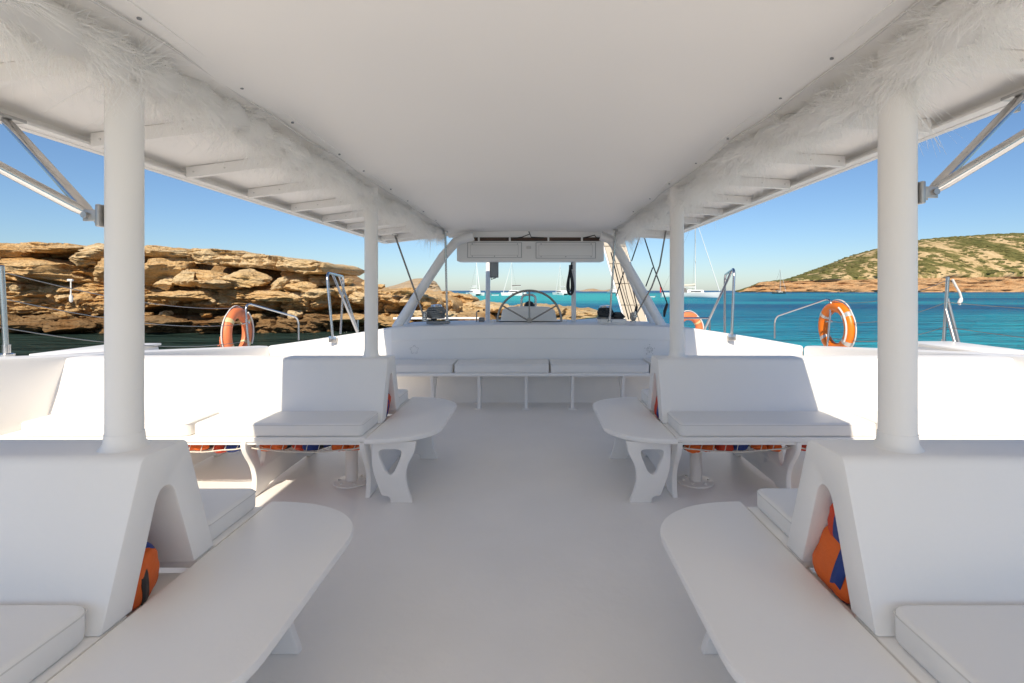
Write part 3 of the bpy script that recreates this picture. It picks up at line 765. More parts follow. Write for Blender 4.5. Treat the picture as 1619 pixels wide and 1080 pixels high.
def table(label, c, xs_, xa, sx):
    """plank with rounded aisle side on two cut-out legs"""
    e = empty('aisle_table', ((xs_+xa)/2, c, 0)); tag(e, label, 'table', 'white aisle tables')
    w = abs(xs_-xa)-.004; hy = .64; ry = .34
    ol = [(0, -hy)]
    for k in range(17):
        a = -math.pi/2+math.pi/2*k/16; ol.append((w*math.cos(a)**.9 if k else 0.02, -hy+ry+ry*math.sin(a)))
    for k in range(17):
        a = math.pi/2*k/16; ol.append((w*math.cos(a)**.9 if k < 16 else .02, hy-ry+ry*math.sin(a)))
    ol.append((0, hy))
    x0 = xs_-sx*.004
    plate('tabletop', [ol], .034, lambda a, b, t: Vector((x0-sx*a, c+b, SEAT-.015+t)), WHITE, e, .010)
    # leg outline read off the photograph (a: from the bench side towards the aisle, b: height)
    lo = [(.01, .40), (.01, .24), (.035, .15), (.075, .048), (.115, .042), (.130, .030), (.132, 0), (.272, 0), (.268, .02), (.240, .09), (.226, .17), (.240, .245), (.285, .32), (.295, .40)]
    hole = [(.055, .345), (.205, .345), (.200, .30), (.150, .185), (.110, .178), (.055, .30)]
    lo = round_poly(lo, [0, .05, .05, .012, .01, .01, 0, 0, .01, .06, .06, .06, .05, 0], 4); hole = round_poly(hole, .04, 4)
    for yy in (c-.55, c+.30):
        plate('leg', [lo, hole], .036, lambda a, b, t, yy=yy: Vector((xs_-sx*(a+.02), yy+t, min(b, SEAT-.034))), WHITE, e, .005)
    return e

# far and near pairs; inner end / seam x, aisle edge x
A = dict(
 nl=(1.62, -1.175, -.70, -1, -3.75), nr=(1.62, .93, .49, 1, 3.85),
 fl=(3.83, -1.075, -.63, -1, XL+.13), fr=(3.83, .915, .485, 1, XR-.13))
nm = dict(nl='nearest the camera on the cliff side', nr='nearest the camera on the open sea side', fl='farther forward on the cliff side', fr='farther forward on the open sea side')
for k, (c, xs_, xa, sx, xo) in A.items():
    legs = [xs_+sx*.022+sx*q for q in (.0, .76, 1.52, 2.28)]
    bench('white back-to-back bench with hollow arched end, ' + nm[k], c, xs_, sx, xo, legs, k[0] == 'n')
    table('white rounded aisle table with cut-out legs, ' + nm[k], c, xs_, xa, sx)
C = SEAT
cushion('white cushion on the near seat at the bottom corner, cliff side', -2.25, -1.20, 1.03, 1.385, C, .085, 0, .05)
cushion('white cushion on the near seat at the bottom corner, open sea side', .965, 2.0, 1.03, 1.385, C, .085, 0, .05)
cushion('white cushion showing behind the arched end, near bench, cliff side', -2.25, -1.20, 1.86, 2.21, C, .080)
cushion('white cushion showing behind the arched end, near bench, open sea side', .965, 2.0, 1.86, 2.21, C, .080)
cushion('half shaded cushion beside the table on the far bench, cliff side', -2.19, -1.10, 3.25, 3.60, C, .085)
cushion('sunlit cushion by the side wall on the far bench, cliff side', -3.32, -2.22, 3.25, 3.60, C, .090, 0, .05)
cushion('half shaded cushion beside the table on the far bench, open sea side', .945, 2.215, 3.25, 3.60, C, .085)
cushion('sunlit cushion half behind the post on the far bench, open sea side', 2.235, 3.45, 3.27, 3.62, C, .085)
cushion('cushion end peeping out behind the far arched end, cliff side', -2.1, -1.085, 4.08, 4.40, C, .085)
cushion('cushion end peeping out behind the far arched end, open sea side', .93, 2.0, 4.08, 4.40, C, .085)

# front bench along the bulkhead
fb = empty('bulkhead_bench', (0, 6.0, 0)); tag(fb, 'long white bench along the front bulkhead on slim legs', 'bench')
box('seat_board', -2.02, 1.92, 5.74, FY-.004, SEAT-.035, SEAT, WHITE, fb, .008)
for x, side in ((-1.17, 0), (-.63, -1), (-.085, 0), (.45, 1), (1.035, 0)):
    pr = [(5.79, SEAT-.037), (5.80, .36), (5.84, .27), (5.86, .16), (5.845, .05), (5.835, 0), (5.96, 0), (5.955, .10), (5.98, .20), (6.05, .30), (6.10, .36), (6.10, SEAT-.037)]
    hole = [(5.88, .345), (6.0, .345), (5.93, .24), (5.905, .24)]
    lg = plate('leg', [round_poly(pr, [0, .02, .05, .05, .03, 0, 0, .03, .05, .05, .02, 0]), round_poly(hole, .02)], .036, lambda a, b, t, x=x: Vector((x+t, a, b)), WHITE, fb, .005)
    box('foot_plate', x-.045, x+.045, 5.81, 5.985, .0005, .012, WHITE, lg, .003)
    if side: box('cleat', min(x+side*.02, x+side*.15), max(x+side*.02, x+side*.15), 5.80, 5.92, SEAT-.055, SEAT-.037, WHITE, lg, .003)
for lab, a, b in (('leftmost cushion on the bench along the front bulkhead', -2.0, -.925), ('middle cushion on the bench along the front bulkhead', -.905, .178), ('cushion right of the middle one on the front bulkhead bench', .195, 1.322), ('cushion end showing at the far right of the bulkhead bench', 1.338, 1.9)):
    cushion(lab, a, b, 5.76, FY-.02, SEAT, .105 if a < 1.3 else .118, 0, .03)

# ================================================================== POSTS
def post(label, x, y, zb, zt, r, flange=True):
    e = empty('support_post', (x, y, zb)); tag(e, label, 'post', 'round white roof posts')
    tube('pipe', [(x, y, zb), (x, y, zt)], r, WHITE, e, 40)
    lathe('collar', [(r+.002, .05), (r+.005, .02), (r+.014, .006), (r+.022, .0)][::-1], (x, y, zb), WHITE, e, 40)
    return e
post('thick white roof post on the near bench, cliff side', -1.309, 1.62, BT-.003, 2.15, .0505)
post('thick white roof post on the near bench, open sea side', 1.165, 1.62, BT-.003, 2.15, .0525)
post('white roof post on the far bench, cliff side', -1.228, 3.83, BT-.003, 2.15, .049)
post('white roof post on the far bench, open sea side', 1.085, 3.83, BT-.003, 2.15, .052)
# pedestal feet of the far posts under the benches
for x, y, lab in ((-1.30, 3.62, 'short pipe foot with round flange under the far bench, cliff side'), (1.16, 3.62, 'short pipe foot with round flange under the far bench, open sea side')):
    e = empty('pipe_foot', (x, y, 0)); tag(e, lab, 'pipe', 'pipe feet under the far benches')
    tube('pipe', [(x, y, 0.012), (x, y, SEAT-.034)], .042, WHITE, e, 24)
    lathe('flange', [(.125, .001), (.125, .010), (.118, .014), (.04, .016)], (x, y, 0), WHITE, e, 32)
    for k in range(6):
        a = k*math.pi/3; lathe('bolt', [(.010, .014), (.010, .024), (.006, .026)], (x+.09*math.cos(a), y+.09*math.sin(a), 0), WHITE, e, 6)

def brace(label, x, y, z, sx, ends):
    e = empty('post_brace', (x, y, z)); tag(e, label, 'brace', 'steel roof braces')
    box('bracket', x+sx*.044 if sx > 0 else x-.058, x+.058 if sx > 0 else x-.044, y-.045, y+.012, z-.035, z+.035, GALV, e, .004)
    c = Vector((x+sx*.085, y-.02, z))
    for k in (-1, 1):
        box('fork_plate', min(c.x-sx*.03, c.x+sx*.012), max(c.x-sx*.03, c.x+sx*.012), c.y+k*.020-.003, c.y+k*.020+.003, z-.018, z+.018, GALV, e, .002)
    tube('bolt', [(c.x, c.y-.034, z), (c.x, c.y+.034, z)], .010, GALV, e, 8)
    for p in ends:
        p = Vector(p); d = (p-c).normalized()
        t = tube('strut', [c+d*.012, c+d*.05, p-d*.02, p], [.012, .0165, .0165, .012], STEEL, e, 16)
        box('end_bracket', p.x-.03, p.x+.03, p.y-.05, p.y+.05, p.z+.002, p.z+.016, GALV, t, .004)
brace('pair of steel tubes bracing the near post to the roof edge, cliff side', -1.309, 1.62, 1.37-(342-CY)*1.6/F, -1, [(-1.93, 1.85, 1.992), (-1.93, 1.27, 1.992)])
brace('pair of steel tubes bracing the near post to the roof edge, open sea side', 1.165, 1.62, 1.37-(306-CY)*1.6/F, 1, [(1.735, 1.80, 2.058), (1.735, 1.30, 2.058)])

# ================================================================== LIFE JACKETS AND NETS
def puff(name, c, s, mat, parent, seed, rot=(0, 0, 0), amp=.10):
    bm = bmesh.new(); bmesh.ops.create_icosphere(bm, subdivisions=4, radius=1)
    M = Matrix.Rotation(rot[2], 3, 'Z') @ Matrix.Rotation(rot[1], 3, 'Y') @ Matrix.Rotation(rot[0], 3, 'X')
    so = seed*3.17
    for v in bm.verts:
        q = v.co.copy(); q /= (abs(q.x)**3.4+abs(q.y)**3.4+abs(q.z)**3.4)**(1/3.4)
        f = 1+amp*noise.noise(q*1.4+Vector((so, 0, 0)))+.05*noise.turbulence(q*2.5+Vector((0, so, 0)), 3, False)
        crease = .06*math.exp(-((q.x*1.0+.25*math.sin(q.y*2+so))/.08)**2)
        q *= f-crease
        v.co = M @ Vector((q.x*s[0], q.y*s[1], q.z*s[2])) + Vector(c)
    return bobj(name, bm, mat, parent, True, 80)

def jacket(label, c, s, seed, rot=(0, 0, 0), m1=None, m2=None, group='orange life jackets', panel2=None, strap=None):
    m1 = m1 or ORANGE; m2 = m2 or BLUE
    c = Vector(c); e = empty('life_jacket', c); tag(e, label, 'life jacket', group)
    M = Matrix.Rotation(rot[2], 3, 'Z') @ Matrix.Rotation(rot[1], 3, 'Y') @ Matrix.Rotation(rot[0], 3, 'X')
    puff('front_panel', c+M @ Vector((-s[0]*.48, 0, 0)), (s[0]*.50, s[1], s[2]), m1, e, seed, rot)
    puff('front_panel', c+M @ Vector((s[0]*.48, 0, s[2]*.1)), (s[0]*.50, s[1], s[2]*.95), panel2 or m1, e, seed+1, rot)
    puff('collar', c+M @ Vector((0, s[1]*.72, s[2]*.35)), (s[0]*.7, s[1]*.32, s[2]*.75), m2, e, seed+2, rot)
    # waist strap wraps round the panels
    pts = []
    for k in range(28):
        a = 2*math.pi*k/28
        q = Vector((math.copysign(abs(math.cos(a))**.5, math.cos(a))*s[0]*1.02, -s[1]*.25, math.copysign(abs(math.sin(a))**.6, math.sin(a))*s[2]*1.05))
        pts.append(c+M @ q)
    V, Fs = [], []
    ax = M @ Vector((0, .016 if strap is None else .022, 0))
    for p in pts: V += [p-ax, p+ax]
    Fs = [(2*k, 2*k+1, (2*k+3) % 56, (2*k+2) % 56) for k in range(28)]
    st = mobj('strap', V, Fs, strap or BLACK, e, True)
    md = st.modifiers.new('t', 'SOLIDIFY'); md.thickness = .004
    return e

def net(label, x0, x1, y0, y1, z, sag, step=.045):
    V, Fs = [], []
    def zz(x, y):
        a = (x-x0)/(x1-x0); b = (y-y0)/(y1-y0)
        return z-sag*(math.sin(math.pi*a)**.7)*(.35+.65*math.sin(math.pi*b)) + .006*noise.noise(Vector((x*9, y*9, 0)))
    def add(pts, r):
        nonlocal V, Fs
        tv, tf = tube_data(pts, r, 4, cap=False); b = len(V); V += tv; Fs += [tuple(i+b for i in f) for f in tf]
    W, D = x1-x0, y1-y0
    k = -D
    while k < W:
        for sgn in (1, -1):
            pts = []
            for q in range(13):
                t = q/12*D; x = (x0+k+t) if sgn > 0 else (x1-k-t); y = y0+t
                if x0 <= x <= x1: pts.append((x, y, zz(x, y)))
            if len(pts) > 1: add(pts, .0022)
        k += step
    for y in (y0, y1): add([(x0+(x1-x0)*q/16, y, zz(x0+(x1-x0)*q/16, y)) for q in range(17)], .005)
    for x in (x0, x1): add([(x, y0+(y1-y0)*q/8, zz(x, y0+(y1-y0)*q/8)) for q in range(9)], .005)
    # lacing up to the seat rail
    for q in range(9):
        x = x0+(x1-x0)*(q+.5)/9
        add([(x, y0, zz(x, y0)), (x+.012, y0+.004, z+.02), (x-.008, y0+.008, z+.038)], .0025)
    o = mobj('stowage_net', V, Fs, NETW, None, True)
    return tag(o, label, 'net', 'nets slung under the benches')

def bay(k, i, x0, x1, seed, lab):
    c = A[k][0]
    net('knotted white net slung under the %s bench, %s' % (('near' if k[0] == 'n' else 'far'), lab), min(x0, x1), max(x0, x1), c-.55, c-.17, .352, .075)
for k, c, sx in (('fl', 3.83, -1), ('fr', 3.83, 1), ('nl', 1.62, -1), ('nr', 1.62, 1)):
    xe = A[k][1]+sx*.022
    side = 'cliff side' if sx < 0 else 'open sea side'
    for i in range(2):
        x0, x1 = xe+sx*(.76*i+.03), xe+sx*(.76*i+.73)
        bay(k, i, x0, x1, i, ('first bay from the aisle, ' if i == 0 else 'second bay from the aisle, ')+side)
        rs = random.Random(hash((k, i)) % 1000 if False else (ord(k[1])+i*7+ord(k[0])))
        for j in range(3):
            x = x0+sx*(.12+.225*j)
            nth = ('nearest the aisle', 'middle one', 'outermost')[j]
            jacket('flat life jacket in net, %s bench %s, %s bay, %s' % ('near' if k[0] == 'n' else 'far', side, ('inner', 'outer')[i], nth), (x, c-.41, .338), (.105, .115, .034), 20+i*9+j*3+ord(k[0])+ord(k[1]), (rs.uniform(-.12, .12), rs.uniform(-.18, .18), rs.uniform(-.6, .6)), [ORANGE, RED, ORANGE][(i+j) % 3], BLUE, panel2=BLUE if (i+j) % 2 else None)
            if i == 0 and j < 2:
                if k == 'nl': q, sz, ro = [((xe+sx*.075, c-.045, .465), (.07, .08, .082), (.25, .1, .15)), ((xe+sx*.23, c-.05, .50), (.10, .075, .12), (.25, .1, .1))][j]
                elif k == 'nr': q, sz, ro = [((xe+sx*.085, c+.01, .485), (.08, .105, .10), (.15, .25, .2)), ((xe+sx*.095, c+.005, .63), (.085, .055, .075), (.35, -.2, .1))][j]
                else: q, sz, ro = [((xe+sx*.085, c+.0, .49), (.085, .10, .10), (.1, .2, .1)), ((xe+sx*.10, c, .625), (.085, .05, .07), (0, .1, .2))][j]
                jacket('%s life jacket in the hollow arched end of the %s bench, %s' % (('lower', 'upper')[j], 'near' if k[0] == 'n' else 'far', side), q, sz, 120+j*3+ord(k[0])+ord(k[1]), ro, [ORANGE, RED][(j+(k[0] == 'f')) % 2], BLUE, strap=BLUE if k != 'nl' else None)

# ================================================================== HELM AREA
CT = .955  # counter height
oc = empty('overhead_cabinet', P(838, 413, 6.70)); tag(oc, 'white overhead cabinet with two access panels above the helm', 'cabinet')
p0, p1 = P(722, 413, 6.66), P(955, 381, 6.66)
body = box('body', p0.x, p1.x, 6.66, 6.98, p0.z, p1.z, WHITE, oc, .014, 3)
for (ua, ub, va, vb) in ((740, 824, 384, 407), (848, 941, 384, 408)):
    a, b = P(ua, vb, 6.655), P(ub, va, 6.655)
    box('gap_shade', a.x-.009, b.x+.009, 6.6535, 6.6595, a.z-.006, b.z+.006, simple('gap_shade_grey', (.42, .41, .40), .7), oc, 0)  # darker strip painting the shadow gap round each panel
    pn = box('access_panel', a.x, b.x, 6.650, 6.659, a.z, b.z, WHITE, oc, .003)
    box('groove_shade', a.x+.030, b.x-.035, 6.6488, 6.6498, a.z+.025, b.z-.025, PIPE, pn, 0)  # flat grey strip, shade of a groove put in as colour
    box('panel_field', a.x+.036, b.x-.041, 6.6455, 6.6487, a.z+.031, b.z-.031, WHITE, pn, .001)
    for (fx, fz) in ((.08, .08), (.5, .08), (.93, .08), (.08, .92), (.93, .92)):
        q = Vector((a.x+(b.x-a.x)*fx, 6.645, a.z+(b.z-a.z)*fz)); tube('screw', [q, q+Vector((0, .006, 0))], .006, GREYBOX, pn, 8)
q = P(836, 391, 6.65); box('latch', q.x-.03, q.x+.03, 6.643, 6.659, q.z-.022, q.z+.012, PIPE, oc, .004)
a, b = P(726, 379.5, 6.70), P(952, 374, 6.70)
box('slot_shade', a.x, b.x, 6.70, 6.72, p1.z-.002, 2.08, GAPSHADE, oc, .003)  # dark strip standing in for the shaded gap under the header
for u in (757, 806, 867, 920):
    q = P(u, 377, 6.69); box('gap_bracket', q.x-.012, q.x+.012, 6.68, 6.70, p1.z-.002, 2.079, WHITE, oc, .002)
wire = [P(u, v, 6.69) for u, v in ((812, 377), (825, 375), (838, 370), (836, 366), (840, 375), (860, 376))]
tag(tube('cable', wire, .006, BLACK, None, 6), 'thin dark cable looping above the overhead cabinet', 'cable')
wire = [P(u, v, 6.69) for u, v in ((918, 377), (932, 374), (940, 372), (943, 376), (955, 377), (965, 379))]
tag(tube('cable', wire, .007, BLACK, None, 6), 'dark cable at the right end of the overhead cabinet', 'cable')

def pole(name, label, cat, pts, r, mat, group=None, n=14):
    o = tube(name, pts, r, mat, None, n); return tag(o, label, cat, group)
pole('helm_post', 'slim white helm post left of the wheel carrying the loudspeaker', 'post', [P(771, 514, 7.25), P(772, 380, 7.6)], .034, WHITE2, 'helm posts')
pole('helm_post', 'slim white helm post right of the wheel carrying the rope coil', 'post', [P(907, 512, 7.02), P(907, 380, 7.02)], .032, WHITE2, 'helm posts')
# arch tubes
pole('arch_tube', 'thick slanting white arch tube left of the helm', 'tube', [P(626, 519, 6.45), P(700, 406, 6.5), P(722, 381, 6.5), P(748, 373, 6.5)], .060, WHITE2, 'slanting arch tubes', 20)
pole('arch_tube', 'thin white arch tube behind the thick one left of the helm', 'tube', [P(641, 514, 6.95), P(668, 455, 6.95), P(716, 385, 6.9)], .034, WHITE2, 'slanting arch tubes', 16)
pole('arch_tube', 'thick slanting white arch tube right of the helm', 'tube', [P(1048, 518, 6.45), P(984, 408, 6.5), P(968, 380, 6.5), P(950, 373, 6.5)], .060, WHITE2, 'slanting arch tubes', 20)
pole('arch_tube', 'thin white arch tube behind the thick one right of the helm', 'tube', [P(1033, 514, 6.95), P(1010, 470, 6.95), P(975, 395, 6.9)], .034, WHITE2, 'slanting arch tubes', 16)
for (a, b, c_, lab) in (((700, 400), (735, 380), (722, 392), 'left'), ((990, 400), (958, 380), (968, 394), 'right')):
    g = [P(*a, 6.52), P(*b, 6.52), P(*c_, 6.52)]
    V = [x for x in g]+[x+Vector((0, .02, 0)) for x in g]
    tag(mobj('gusset_plate', V, [(0, 1, 2), (5, 4, 3), (0, 3, 4, 1), (1, 4, 5, 2), (2, 5, 3, 0)], WHITE2), 'small white gusset plate at the top of the %s arch tube' % lab, 'bracket')
# standing rods
def rod(label, a, b, ya, yb, r=.011, mat=STEELD, mid=None):
    e = empty('steel_rod', P(*b, yb)); tag(e, label, 'rod', 'steel rods between roof and helm')
    pts = [P(*a, ya)]+([P(*m_, (ya+yb)/2) for m_ in mid] if mid else [])+[P(*b, yb)]
    tube('rod', pts, r, mat, e, 10)
    q = P(*b, yb); lathe('foot', [(.03, -.012), (.03, .004), (.016, .01), (.016, .06), (.008, .065)], q, STEEL, e, 12)
    q = P(*a, ya); box('head_fitting', q.x-.03, q.x+.03, q.y-.03, q.y+.03, q.z-.012, q.z+.015, STEEL, e, .004)
rod('slanting dark steel rod from the roof wing left of the helm', (624, 371), (671, 503), 6.3, 6.4)
rod('upright steel rod in front of the left arch tube', (704, 367), (707, 506), 6.3, 6.4, .013, STEEL)
rod('upright steel rod in front of the right arch tube', (973, 365), (964, 508), 6.3, 6.4, .013, STEEL)
rod('slanting dark steel rod from the roof wing right of the helm', (1053, 363), (1004, 500), 6.3, 6.4, .010, STEELD, [(1043, 420), (1030, 455)])
# white rail line behind the counter
pole('pulpit_rail', 'low white rail behind the counter on the left', 'rail', [P(622, 503.5, 8.6), P(742, 503, 8.6), P(765, 503.5, 8.6)], .018, WHITE2, 'low rails')
pole('pulpit_rail', 'low white rail behind the counter on the right', 'rail', [P(910, 507, 8.2), P(950, 504, 8.2), P(985, 505, 8.2)], .016, WHITE2, 'low rails')

# helm console, wheel
hc = empty('helm_console', P(836, 512, 6.85)); tag(hc, 'white wedge shaped helm console behind the steering wheel', 'console')
ol = [(790, 512), (794, 490), (803, 486), (836, 484.5), (868, 486), (877, 490), (882, 512)]
ol = round_poly([((P(u, v, 6.75)).x, (P(u, v, 6.75)).z) for u, v in ol], .02, 3)
plate('cover', [ol], .22, lambda a, b, t: Vector((a, 6.88+t, b)), WHITE, hc, .012)
tube('hoop', [P(u, v, 7.03) for u, v in ((824.5, 486), (824.5, 474), (826, 469), (830, 466.5), (836, 466), (842, 466.5), (846, 469), (847, 474), (846.5, 486))], .016, STEEL, hc, 10)
lathe('compass', [(.001, .085), (.045, .07), (.07, .035), (.075, 0)][::-1], P(837, 485.5, 6.9), BLACK, hc, 20)
box('console_base', P(776, 0, 6.85).x, P(896, 0, 6.85).x, 6.72, 7.05, CT-.004, CT+.012, WHITE, hc, .004)
sw = empty('steering_wheel', P(836, 512, 6.55)); tag(sw, 'large steel steering wheel at the helm, lower half hidden', 'steering wheel')
wc = P(837, 508, 6.55); wr = 48.5*6.55/F; wrx = 50.5*6.55/F
# recess: the wheel drops into a slot, only the part above the counter is built down to the slot
ring = [wc+Vector((math.cos(a)*wrx, .02*math.sin(a), math.sin(a)*wr)) for a in np.linspace(-.02, math.pi+.02, 48)]
tube('rim', ring, .0145, STEELD, sw, 12)
for a in (R(90), R(31), R(149)):
    tube('spoke', [wc+Vector((math.cos(a)*.03, 0, math.sin(a)*.03)), wc+Vector((math.cos(a)*wrx*.99, .01, math.sin(a)*wr*.99))], .010, STEELD, sw, 8)
tube('hub', [wc+Vector((0, -.03, .01)), wc+Vector((0, .12, .01))], .035, STEELD, sw, 16)
tube('slot_trim', [wc+Vector((-.40, .02, -.005)), wc+Vector((.40, .02, -.005))], .006, BLACK, sw, 6)

# loudspeaker on the left post
sp_ = empty('loudspeaker', P(781, 428, 6.98)); tag(sp_, 'grey box loudspeaker hung on the left helm post', 'loudspeaker')
a, b = P(774.5, 439, 6.96), P(787.5, 411, 6.96)
box('cabinet', a.x, b.x, 6.93, 7.06, a.z, b.z, GREYBOX, sp_, .008)
box('grille', a.x+.02, b.x-.012, 6.922, 6.929, a.z+.015, b.z-.01, simple('grille_grey', (.30, .32, .33), .6), sp_, .003)
tube('lead', [P(776, 438, 6.95), P(777, 442, 6.95), P(780, 440.5, 6.95), P(784, 439.5, 6.95)], .006, BLACK, sp_, 6)
# hanging rope coil
rc = empty('rope_coil', P(902, 420, 6.95)); tag(rc, 'coil of dark rope hanging from the right helm post', 'rope')
rs = random.Random(3)
for k in range(11):
    w = 2.0+5.4*k/10; bt = 467-1.0*abs(k-7)+rs.uniform(-1.5, 1.5); cx_ = 901.5+rs.uniform(-1.2, 1.2); pts = []
    for q in range(30):
        a = 2*math.pi*q/30; t = (1-math.cos(a))/2
        u = cx_+w*math.sin(a)*(.18+1.25*t**1.2)*.85; v = 421+(bt-421)*t
        pts.append(P(u, v, 6.94+rs.uniform(-.012, .012)))
    tube('rope_loop', pts, .0055, ROPE, rc, 6, True)
tube('hanger', [P(902.5, 424, 6.93), P(904, 414, 6.94), P(906, 411, 6.97)], .010, ROPE, rc, 6)
tube('whipping', [P(902.5, 426, 6.94), P(902.5, 419, 6.94)], .026, ROPE, rc, 8)

# winches and blocks on the counter
def winch(label, u, v, Y, mat_rope, w):
    c = P(u, v, Y); e = empty('winch', c); tag(e, label, 'winch', 'winches on the counter')
    lathe('base', [(.11, -.002), (.11, .02), (.08, .03)], (c.x, c.y, c.z), STEELD, e, 20)
    lathe('drum', [(.055, .028), (.05, .06), (.055, .12), (.075, .145), (.07, .17), (.03, .178)], (c.x, c.y, c.z), STEEL, e, 20)
    for k in range(6):
        z = c.z+.030+k*.021; r = w*(1-.09*abs(k-2.3)+rs.uniform(-.05, .05))
        tube('rope_turn', [(c.x+r*math.cos(a), c.y+r*math.sin(a), z+.006*math.sin(2*a+k)) for a in np.linspace(0, 2*math.pi, 24, endpoint=False)], .011, mat_rope, e, 6, True)
    return e
winch('winch wound with grey rope left of the wheel', 690, 503, 6.55, ROPEG, .125)
winch('dark winch wound with black rope right of the wheel', 957, 504, 6.6, ROPE, .105)
e = boulder('rope_bundle', None, P(976, 500, 6.6), (.095, .08, .055), ROPE, 77, 2.2, .2, strat=0); tag(e, 'bundle of black cloth and rope beside the right winch', 'rope bundle')
e = empty('winch_plinth', P(965, 507, 6.6)); tag(e, 'low white plinth under the right winch', 'plinth')
a = P(947, 509, 6.6); b = P(988, 504, 6.6); box('block', a.x, b.x, 6.47, 6.78, CT-.012, b.z, WHITE2, e, .008)
e = empty('clutch_panel', P(693, 506, 6.5)); tag(e, 'dark padded rope clutch panel on the counter left of the wheel', 'clutch')
a = P(676, 506, 6.45); b = P(712, 502, 6.45); box('pad', a.x, b.x, 6.36, 6.46, CT-.004, CT+.028, GREYBOX, e, .012)
def pulley(label, u, v, h, w, Y, lean=0):
    c = P(u, v, Y); e = empty('pulley_block', c); tag(e, label, 'pulley', 'pulley blocks on the counter')
    hh, ww = h*Y/F, w*Y/F
    for k in (-1, 1):
        ol = round_poly([(-ww/2, .02), (ww/2, .02), (ww/2, hh), (-ww/2, hh)], ww*.45, 5)
        plate('cheek', [ol], .010, lambda a, b, t, k=k: Vector((c.x+a+lean*b, c.y+k*.02+t, c.z+b)), STEELD, e, .003)
    tube('sheave', [(c.x+lean*hh*.5, c.y-.016, c.z+hh*.5), (c.x+lean*hh*.5, c.y+.016, c.z+hh*.5)], ww*.55, BLACK, e, 16)
    lathe('foot', [(.04, -.004), (.04, .012), (.015, .018), (.015, .04)], c, STEEL, e, 14)
pulley('upright pulley block at the foot of the left slanting rod', 672, 507, 15, 8, 6.42)
pulley('upright pulley block at the foot of the right slanting rod', 1001, 509, 15, 9, 6.42)
e = boulder('black_cleat_cover', None, P(687, 501.5, 6.75), (.05, .05, .05), BLACK, 31, 3, .1, sub=3, strat=0); tag(e, 'small black cap between pulley and winch left of the wheel', 'cap')
pole('throttle_lever', 'thin bent engine lever left of the wheel', 'lever', [P(753.5, 511, 6.9), P(753.5, 494, 6.9), P(756, 492, 6.9)], .009, STEELD)
e = box('engine_control', P(757, 0, 6.9).x, P(766, 0, 6.9).x, 6.86, 6.95, CT-.01, P(0, 502, 6.9).z, GREYBOX, None, .012); tag(e, 'small grey engine control box left of the helm post', 'control box')
for u, v, lab in ((757, 492, 'left'), (765, 490, 'right')):
    pole('lever_knob', 'black round lever knob, %s of the pair by the helm post' % lab, 'knob', [P(u-1.2, v, 6.9), P(u+1.2, v, 6.9)], .014, BLACK)

# slatted gangway stowed upright
gw = empty('gangway', P(1010, 512, 7.25)); tag(gw, 'cream slatted gangway leaning behind the right arch tubes', 'gangway')
B0, B1, T0, T1 = P(991, 516, 8.5), P(1025, 516, 8.5), P(950, 372, 9.2), P(984, 372, 9.2)
nrm = (B1-B0).cross(T0-B0).normalized()*.012
def gq(a, t): return (B0*(1-a)+B1*a)*(1-t)+(T0*(1-a)+T1*a)*t
edges = [.02, .30, .33, .62, .65, .97]; rows = [(0, .215), (.225, .445), (.455, .665), (.675, .865), (.875, 1)]
for k in range(3):
    for (t0, t1) in rows:
        a0, a1 = edges[2*k], edges[2*k+1]
        q = [gq(a0, t0), gq(a1, t0), gq(a1, t1), gq(a0, t1)]
        hexa('slat', [p-nrm for p in q]+[p+nrm for p in q], CREAM, gw, .003, 1)
for t in (.22, .45, .67, .87):
    tube('batten', [gq(0, t)+nrm*1.8*(-1 if nrm.y > 0 else 1), gq(1, t)+nrm*1.8*(-1 if nrm.y > 0 else 1)], .008, CREAM, gw, 6)
for a in (-.03, 1.0):
    tube('side_rail', [gq(a, 0), gq(a, 1)], .016, STEELD if a > .5 else WHITE2, gw, 8)
backp = [gq(.0, 0), gq(1, 0), gq(1, 1), gq(0, 1)]
yb = Vector((0, .03, 0)); hexa('backing', [p+yb for p in backp]+[p+yb*1.4 for p in backp], BOATG, gw, 0)
def rope(label, pts, Y, r=.008, mat=ROPE):
    o = tube('rope', [P(u, v, Y) for u, v in pts], r, mat, None, 6); tag(o, label, 'rope', 'ropes by the right arch tubes')
rope('short dark rope crossing the sky from roof to gangway', [(1011, 376), (998.5, 413)], 6.9)
rope('dark rope from the roof edge down to a black grip', [(1018.5, 375), (1034, 424), (1055, 480)], 6.8)
rope('short dark rope branch below the crossing ropes', [(1032, 423), (1021, 453)], 6.9)
rope('dark rope down the left side of the gangway', [(966, 399), (976, 440), (994, 505)], 7.1)
rope('dark rope forked on the gangway, left strand', [(989, 422), (974, 468)], 6.95)
rope('dark rope forked on the gangway, right strand', [(990, 422), (1000, 455), (1007, 485)], 6.95)
rope('dark rope along the middle of the gangway', [(980, 412), (992, 470), (1004, 508)], 7.12, .005)
e = tube('rope_grip', [P(1055, 480, 6.8), P(1051, 492, 6.8), P(1050, 501, 6.8)], [.018, .022, .012], BLACK, None, 8); tag(e, 'black handle hanging at the end of the rope right of the helm', 'handle')
e = tube('rope_grip', [P(1007, 484, 6.7), P(1005.5, 490, 6.7), P(1005, 500, 6.7)], [.016, .02, .010], BLACK, None, 8); tag(e, 'black shackle above the right pulley block', 'shackle')

